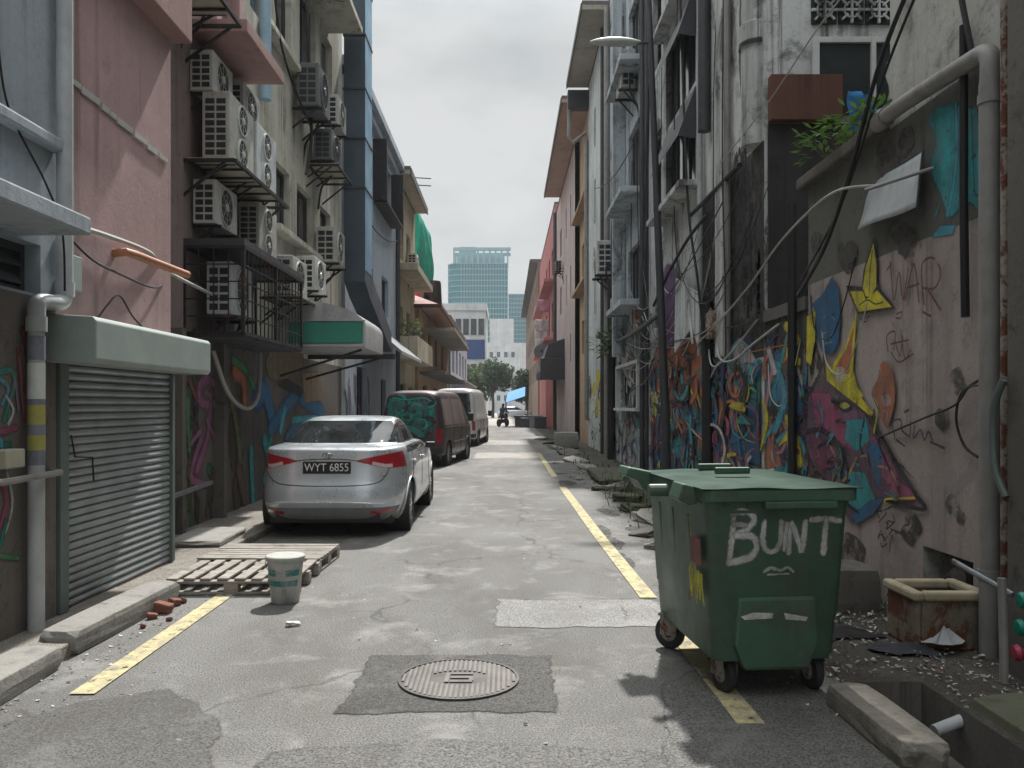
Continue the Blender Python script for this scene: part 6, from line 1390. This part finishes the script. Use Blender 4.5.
# big creature: dark body, magenta and teal panels, black outlines
body = [(822,372),(836,386),(852,396),(868,414),(880,436),(896,462),(912,486),(922,502),(902,506),(880,498),(866,512),(852,524),(842,508),(826,486),(810,476),(806,440),(808,396)]
P.poly(body, (.13,.07,.11))
P.poly([(812,392),(830,392),(848,418),(856,452),(838,440),(818,430)], c['magenta']); P.poly([(836,400),(858,408),(868,440),(856,446),(846,424)], (.22,.10,.17)); P.poly([(848,420),(868,418),(872,440),(858,452),(846,440)], c['teal'])
P.poly([(870,430),(884,446),(902,478),(890,486),(876,468)], (.30,.08,.16)); P.poly([(896,478),(912,488),(920,500),(896,502),(888,494)], c['magenta']); P.poly([(812,432),(830,440),(840,470),(824,468),(810,458)], (.20,.05,.12))
P.poly([(846,470),(866,472),(878,500),(862,514),(850,506)], c['teal']); P.poly([(852,516),(872,500),(886,498),(876,514),(858,524)], c['blue']); P.poly([(884,452),(876,440),(868,448),(876,480),(882,490)], c['blue'])
P.stroke([(846,456),(838,478),(826,488)], .05, c['salmon']); P.stroke([(858,458),(848,478),(834,484)], .04, (.55,.35,.12)); P.stroke([(832,446),(838,462),(834,480)], .05, c['salmon']); P.stroke([(818,446),(824,470)], .05, c['magenta'])
P.stroke([(880,466),(892,470),(900,486)], .03, c['salmon']); P.stroke([(820,402),(824,420),(818,436)], .05, c['cyan']); P.stroke([(838,396),(842,412)], .03, c['cyan'])
for pts, w_ in (([(826,360),(828,376),(842,388),(862,402),(878,420)], .05), ([(862,402),(880,430),(896,458),(914,488),(928,508)], .055), ([(806,400),(816,384),(824,366),(826,352)], .05), ([(808,432),(824,430),(842,446),(850,470)], .06), ([(850,470),(848,500),(860,512)], .04), ([(876,410),(880,440),(892,470)], .035), ([(818,448),(832,442),(846,460),(834,484)], .04), ([(888,500),(906,506),(926,510)], .035), ([(808,452),(820,474),(842,494)], .05), ([(866,420),(862,446),(872,464)], .03)): P.stroke(pts, w_, c['black'])
P.poly([(838,404),(846,400),(856,406),(846,412)], c['black'], True); P.poly([(841,405),(847,402),(852,406),(846,409)], (.6,.55,.15), True)
# yellow mane
P.poly([(827,358),(836,372),(850,384),(864,398),(876,414),(872,416),(858,404),(842,392),(828,380)], c['yellow']); P.poly([(846,384),(853,362),(860,388),(866,396),(860,400)], c['yellow'])
P.stroke([(878,398),(879,416),(876,432)], .03, c['yellow']); P.stroke([(874,394),(882,412)], .012, c['black'])
# orange flame with yellow edge
P.poly([(859,310),(857,345),(855,376),(846,384),(832,374),(836,362),(848,344)], c['yellow']); P.poly([(856,326),(854,350),(851,374),(843,376),(838,366),(848,350)], c['orange']); P.poly([(836,372),(844,366),(848,376),(840,384)], (.62,.58,.40), True)
# blue flame, yellow slabs
P.poly([(834,276),(841,288),(843,318),(841,344),(834,356),(824,352),(819,338),(818,316),(814,304),(824,294)], c['blue'], False)
for q in ([(826,318),(829,314)],[(834,316),(837,320)],[(824,334),(829,332)],[(833,336),(838,330)],[(826,344),(834,342)]): P.stroke(q, .025, (.18,.30,.42))
P.poly([(809,316),(818,310),(817,340),(813,366),(808,362)], c['yellow']); P.stroke([(817,318),(818,352)], .02, c['black'])
# orange spray puff
P.poly([(884,362),(893,366),(898,388),(896,410),(890,428),(884,420),(880,402),(874,392),(880,378)], (.42,.15,.075), True); P.poly([(884,396),(892,394),(894,404),(886,406)], (.45,.3,.26), True); P.stroke([(886,410),(890,414),(888,424)], .03, (.5,.28,.2))
# yellow bird-like arrow with black outline
P.poly([(848,286),(864,288),(866,270),(876,238),(880,262),(880,284),(899,309),(860,315)], c['black'])
P.poly([(865,288),(868,268),(876,242),(879,264),(879,287),(873,298),(868,296)], c['yellow']); P.poly([(852,291),(865,291),(868,300),(880,290),(895,307),(861,312)], c['yellow'])
P.stroke([(875,250),(873,270),(872,292)], .014, c['black']); P.stroke([(862,305),(870,300),(878,304),(886,302)], .014, c['black']); P.stroke([(860,316),(868,322),(872,316)], .012, c['black']); P.stroke([(856,308),(853,318)], .012, c['black'])
# tags
for pts in ([(893,262),(897,300),(902,272),(906,300),(911,268)], [(908,300),(917,264),(922,302)], [(910,288),(922,284)], [(927,304),(925,266),(936,258),(944,272),(938,288),(926,288)], [(930,288),(944,310)], [(890,270),(894,264)], [(926,312),(934,316)]): P.stroke(pts, .022, c['dred'])
for pts in ([(891,352),(890,336),(898,332),(897,350)], [(898,340),(903,356),(906,336)], [(904,330),(908,358),(914,350)], [(894,352),(902,362),(916,354)], [(900,314),(905,312),(904,318),(899,318)], [(894,344),(912,340)]): P.stroke(pts, .016, (.09,.045,.045))
for pts in ([(898,438),(896,422),(904,420),(905,430),(912,436)], [(914,422),(913,438)], [(918,426),(917,438),(924,430),(928,440),(932,432),(936,440)], [(934,442),(948,448)], [(908,412),(912,410)], [(900,440),(908,446)]): P.stroke(pts, .022, (.045,.04,.045))
P.stroke([(888,503),(890,499),(918,498)], .022, c['yellow'])
rg2 = random.Random(8)
for k in range(16):
    x, y = rg2.uniform(882, 918), rg2.uniform(508, 545); P.stroke([(x,y),(x+rg2.uniform(-6,6),y+rg2.uniform(-8,8)),(x+rg2.uniform(-8,8),y+rg2.uniform(-4,10))], .018, (.05,.05,.03))
for k in range(60):
    px, py = rgn.uniform(808, 915), rgn.uniform(400, 500)
    if py < 395 + max(0,px-840)*1.0: continue
    P.stroke([(px,py),(px+rgn.uniform(-8,8),py+rgn.uniform(-12,12)),(px+rgn.uniform(-9,9),py+rgn.uniform(-12,14))], rgn.uniform(.012,.05), sc(c[rgn.choice(['magenta','teal','purple','black','black','salmon','dred','cyan','black'])], rgn.uniform(.4,.95)), taper=.5)
for k in range(22):
    px, py = rgn.uniform(815, 900), rgn.uniform(300, 505); P.stroke([(px,py),(px,py+rgn.uniform(6,24))], rgn.uniform(.006,.012), sc(c[rgn.choice(['black','blue','orange','teal','magenta'])], .8), taper=.6)
P.build('graffiti', M['paint'], rn)
P = wallpaint(3.192)
# damp and soot stains on the same wall
for k in range(22):
    px, py = rg2.choice([(960,420),(880,540),(925,560),(850,250),(900,230),(820,235),(960,500),(880,580),(940,600),(850,560),(960,560),(910,180)]); px += rg2.gauss(0,14); py += rg2.gauss(0,22); r_ = rg2.uniform(6, 20)
    P.poly([(px+r_*math.cos(a)*rg2.uniform(.6,1.1)*.7, py+r_*math.sin(a)*rg2.uniform(.6,1.3)) for a in np.linspace(0, 5.6, 9)], (.085,.078,.07), True)
P.build('stain', M['mold'], rn)

def dense(parent, X, y0, y1, z0, z1, n, pal, seed, name='graffiti', big=14, k=2.6, first=()):
    # lettering on the far wall is broad: strokes are laid out in a space squeezed along the wall by k
    rg = random.Random(seed); U = (y1-y0)/k
    P = Paint(lambda u, v, l: (X-l, y0+u*k, v), lambda px, py: ((WP(px, py, X)[0]-y0)/k, WP(px, py, X)[1]))
    cu = lambda u: min(U-.02, max(.02, u)); cz = lambda z: min(z1+.2, max(.03, z))
    for i in range(big):
        u, v = rg.uniform(0, U), rg.uniform(z0, z1); r_ = rg.uniform(.25, .6)
        P.poly([(cu(u+r_*.8*math.cos(a)*rg.uniform(.6,1.1)), cz(v+r_*math.sin(a)*rg.uniform(.6,1.2))) for a in np.linspace(0, 5.6, 8)], sc(c[rg.choice(pal)], rg.uniform(.5,1.0)), False, raw=True)
    for q in first:
        if len(q) == 2: P.poly(q[0], sc(c[q[1]], .85), True)
        else: P.stroke(q[0], q[1]*.55, sc(c[q[2]], .9), taper=.5)
    for i in range(n):
        u, v = rg.uniform(0, U), rg.uniform(z0, z1); kind = rg.random(); col = sc(c[rg.choice(pal)], rg.uniform(.7,1.25))
        if kind < .30: col = sc(c['black'], 1)
        elif kind < .36: col = sc(c['white'], .75)
        t = rg.random(); w_ = rg.uniform(.02, .11)
        if t < .45:
            a = rg.gauss(PI/2, .6); L = rg.uniform(.2, .7); q = rg.uniform(-.3, .3)
            pts = [(cu(u+L*s_*math.cos(a)+q*(s_*s_-.1)*math.sin(a)), cz(v+L*s_*math.sin(a)-q*(s_*s_-.1)*math.cos(a))) for s_ in (-.5,-.15,.2,.5)]
        elif t < .75:
            r_ = rg.uniform(.08, .28); a0 = rg.uniform(0, 6); sp = rg.uniform(2.2, 5); pts = [(cu(u+r_*math.cos(a0+sp*s_)), cz(v+r_*1.3*math.sin(a0+sp*s_))) for s_ in np.linspace(0,1,6)]
        else:
            pts = [(cu(u+rg.uniform(-.22,.22)), cz(v+rg.uniform(-.3,.3))) for _ in range(3)]
            if rg.random() < .5: P.poly(pts, col, False, raw=True); continue
        P.stroke(pts, w_, col, raw=True, k=4, taper=rg.choice([0, .5, .85]))
    return P
pal1 = ['blue','blue','cyan','teal','teal','navy','magenta','purple','orange','salmon','pink','white','yellow','brown']
# zones of ground colour along the mural, then strokes over them
P = dense(ax, 3.198, 8.74, 10.16, .3, 2.3, 60, pal1 + ['cyan','orange'], 21, big=16, k=1.9)
for pts, w_, col in (([(788,326),(798,340),(790,352),(799,362)], .12, 'yellow'), ([(790,420),(796,440),(800,462)], .16, 'yellow'), ([(780,372),(786,400),(776,430)], .12, 'cyan'), ([(770,350),(776,372)], .10, 'white'), ([(795,385),(800,410)], .14, 'blue'), ([(792,446),(800,452)], .06, 'magenta')): P.stroke(pts, w_, c[col])
P.build('graffiti', M['paint'], ax)
MID = [([(655,350),(664,338),(690,330),(704,352),(702,400),(660,404)], 'orange'), ([(664,272),(676,268),(688,300),(690,330),(672,348),(662,348)], 'purple'), ([(709,364),(711,376),(707,390)], .28, 'yellow'), ([(722,340),(726,372)], .25, 'magenta'), ([(672,372),(682,372),(682,384)], .3, 'cyan'), ([(690,418),(706,418)], .12, 'white'), ([(690,424),(706,424)], .10, 'navy'), ([(706,400),(708,440),(704,462)], .35, 'blue'), ([(678,390),(680,410),(684,412)], .16, 'lilac'), ([(680,440),(684,430),(690,450)], .14, 'olive'), ([(720,425),(728,408),(738,430)], .3, 'orange'), ([(752,352),(790,344)], .07, 'orange'), ([(752,352),(752,390)], .09, 'orange'), ([(762,450),(768,420),(764,400)], .13, 'yellow'), ([(740,410),(746,450)], .2, 'blue'), ([(732,372),(738,385)], .12, 'white'), ([(744,380),(738,400),(748,420)], .2, 'magenta')]
P = dense(r2, 3.198, 10.25, 18.2, .3, 2.35, 240, pal1, 22, big=70, first=MID)
P.build('graffiti', M['paint'], r2)
P = dense(r3, 3.198, 18.4, 25.3, .2, 3.4, 150, ['lilac','blue','teal','navy','white','gray','red','green','lilac','white'], 23, big=16)
P.build('graffiti', M['paint'], r3)
P = dense(r4, 3.198, 25.7, 32, .2, 2.6, 40, ['lilac','olive','gray','yellow','purple','white'], 24, big=10); P.build('graffiti', M['paint'], r4)
# black mould on the white building and annex
def mould(parent, X, spots, seed):
    rg = random.Random(seed); P = wallpaint(X)
    for (y, z, ry, rz, n) in spots:
        for k in range(n):
            a0, b0 = rg.gauss(y, ry*.5), rg.gauss(z, rz*.5); r_ = rg.uniform(.15, .5)
            P.poly([(a0+r_*ry*.6*math.cos(a)*rg.uniform(.5,1.1), b0+r_*rz*math.sin(a)*rg.uniform(.5,1.3)) for a in np.linspace(0, 5.6, 9)], (.016,.016,.015), True, raw=True)
    P.build('mould_stain', M['mold'], parent)
mould(r2, 3.197, [(11.0,3.6,1.0,1.4,26),(12.4,3.2,1.2,1.2,22),(13.5,2.7,1.0,.8,10),(11.2,4.7,.6,.6,8)], 31)
mould(ax, 3.197, [(9.4,2.45,.8,.5,8)], 32)
# left-hand walls
P = wallpaint(-3.914); rgl = random.Random(9)
for k in range(60):
    y = rgl.uniform(8.0, 12.2); z = rgl.uniform(.3, 2.3); P.stroke([(y,z-.3),(y+rgl.uniform(-.15,.15),z),(y+rgl.uniform(-.1,.1),z+rgl.uniform(.1,.4))], rgl.uniform(.05,.2), sc(c[rgl.choice(['olive','green','dred','brown','olive','black'])], rgl.uniform(.4,.9)), raw=True)
mg = (.36,.12,.24)
for pts, w_ in (([(197,388),(205,378),(216,388),(213,404),(200,402),(197,390)], .16), ([(210,404),(206,440),(196,470)], .16), ([(206,420),(218,450),(222,478)], .12), ([(200,440),(190,476),(204,484)], .13), ([(204,392),(210,396)], .09), ([(188,446),(200,430)], .09), ([(208,484),(222,478)], .08)): P.stroke(pts, w_, mg)
for pts, w_, col in (([(234,372),(242,380),(244,402)], .22, 'orange'), ([(232,360),(246,372),(258,400)], .12, 'green'), ([(226,380),(236,430),(240,470)], .16, 'olive'), ([(256,400),(264,392),(272,420)], .4, 'blue'), ([(270,430),(286,406),(296,396)], .3, 'blue'), ([(264,440),(268,462),(264,480)], .25, 'teal'), ([(280,430),(284,410)], .2, 'cyan'), ([(266,452),(270,440)], .16, 'mgreen'), ([(286,440),(300,424),(322,428)], .25, 'blue'), ([(284,446),(318,436)], .16, 'navy'), ([(300,398),(322,412)], .3, 'blue'), ([(292,420),(316,418)], .14, 'cyan'), ([(250,450),(252,500)], .2, 'teal'), ([(196,400),(188,380)], .1, 'dred'), ([(238,470),(244,500)], .25, 'brown'), ([(278,380),(300,392)], .2, 'black'), ([(308,400),(316,390)], .12, 'yellow'), ([(186,400),(188,450)], .1, 'green')): P.stroke(pts, w_*1.15, sc(c[col], 1.25))
P.poly([(300,372),(322,372),(322,400),(304,404)], (.30,.22,.13)); P.poly([(268,352),(300,350),(300,372),(270,380)], (.20,.16,.08), True)
P.build('graffiti', M['paint'], pk)
for y in (9.55, 10.95): m = MB(); m.box(-3.93, -3.78, y, y+.12, 0, 2.5); m.build('post', M['concrete_dark'], pk)
m = MB(); m.bar((-3.75,8.6,.55), (-3.75,10.4,.62), .045); m.bar((-3.75,8.62,.1), (-3.75,8.62,.56), .045); tag(m.build('rail', M['gray_metal']), 'low bent metal rail against the graffitied wall beside the saloon', 'rail')
P = wallpaint(-3.212)
for pts, w_, col in (([(0,372),(10,370),(14,384),(4,420)], .05, 'mgreen'), ([(0,380),(8,388),(2,404)], .04, 'cyan'), ([(6,396),(13,410),(8,424)], .03, 'white'), ([(0,432),(16,428)], .05, 'magenta'), ([(0,446),(10,444)], .05, 'mgreen'), ([(6,470),(12,500),(8,524),(2,536)], .035, 'white'), ([(0,480),(6,500),(0,526)], .05, 'magenta'), ([(0,545),(6,520)], .04, 'mgreen'), ([(0,556),(18,558)], .04, 'green'), ([(22,330),(28,360),(26,390)], .07, 'dred'), ([(18,350),(24,420)], .05, 'red'), ([(0,440),(6,470)], .04, 'cyan'), ([(14,380),(18,410)], .025, 'lilac')): P.stroke(pts, w_, sc(c[col], .8))
for k in range(25):
    y, z = rgl.uniform(3.6, 5.0), rgl.uniform(.3, 2.0); P.stroke([(y,z),(y+.1,z+rgl.uniform(-.2,.3)),(y+.2,z+rgl.uniform(-.1,.3))], rgl.uniform(.03,.08), sc(c[rgl.choice(['mgreen','magenta','white','purple','green'])], .8), raw=True)
P.build('graffiti', M['paint'], gb)
P = wallpaint(-3.847)
for i in range(26):
    y = rgl.uniform(19.6, 23); z = rgl.uniform(.6, 2.1); P.stroke([(y,z-.3),(y+rgl.uniform(-.2,.2),z),(y+rgl.uniform(-.2,.2),z+.35)], rgl.uniform(.06,.16), sc(c[rgl.choice(['lilac','purple','white','navy'])], .9), raw=True)
P.build('graffiti', M['paint'], bb)
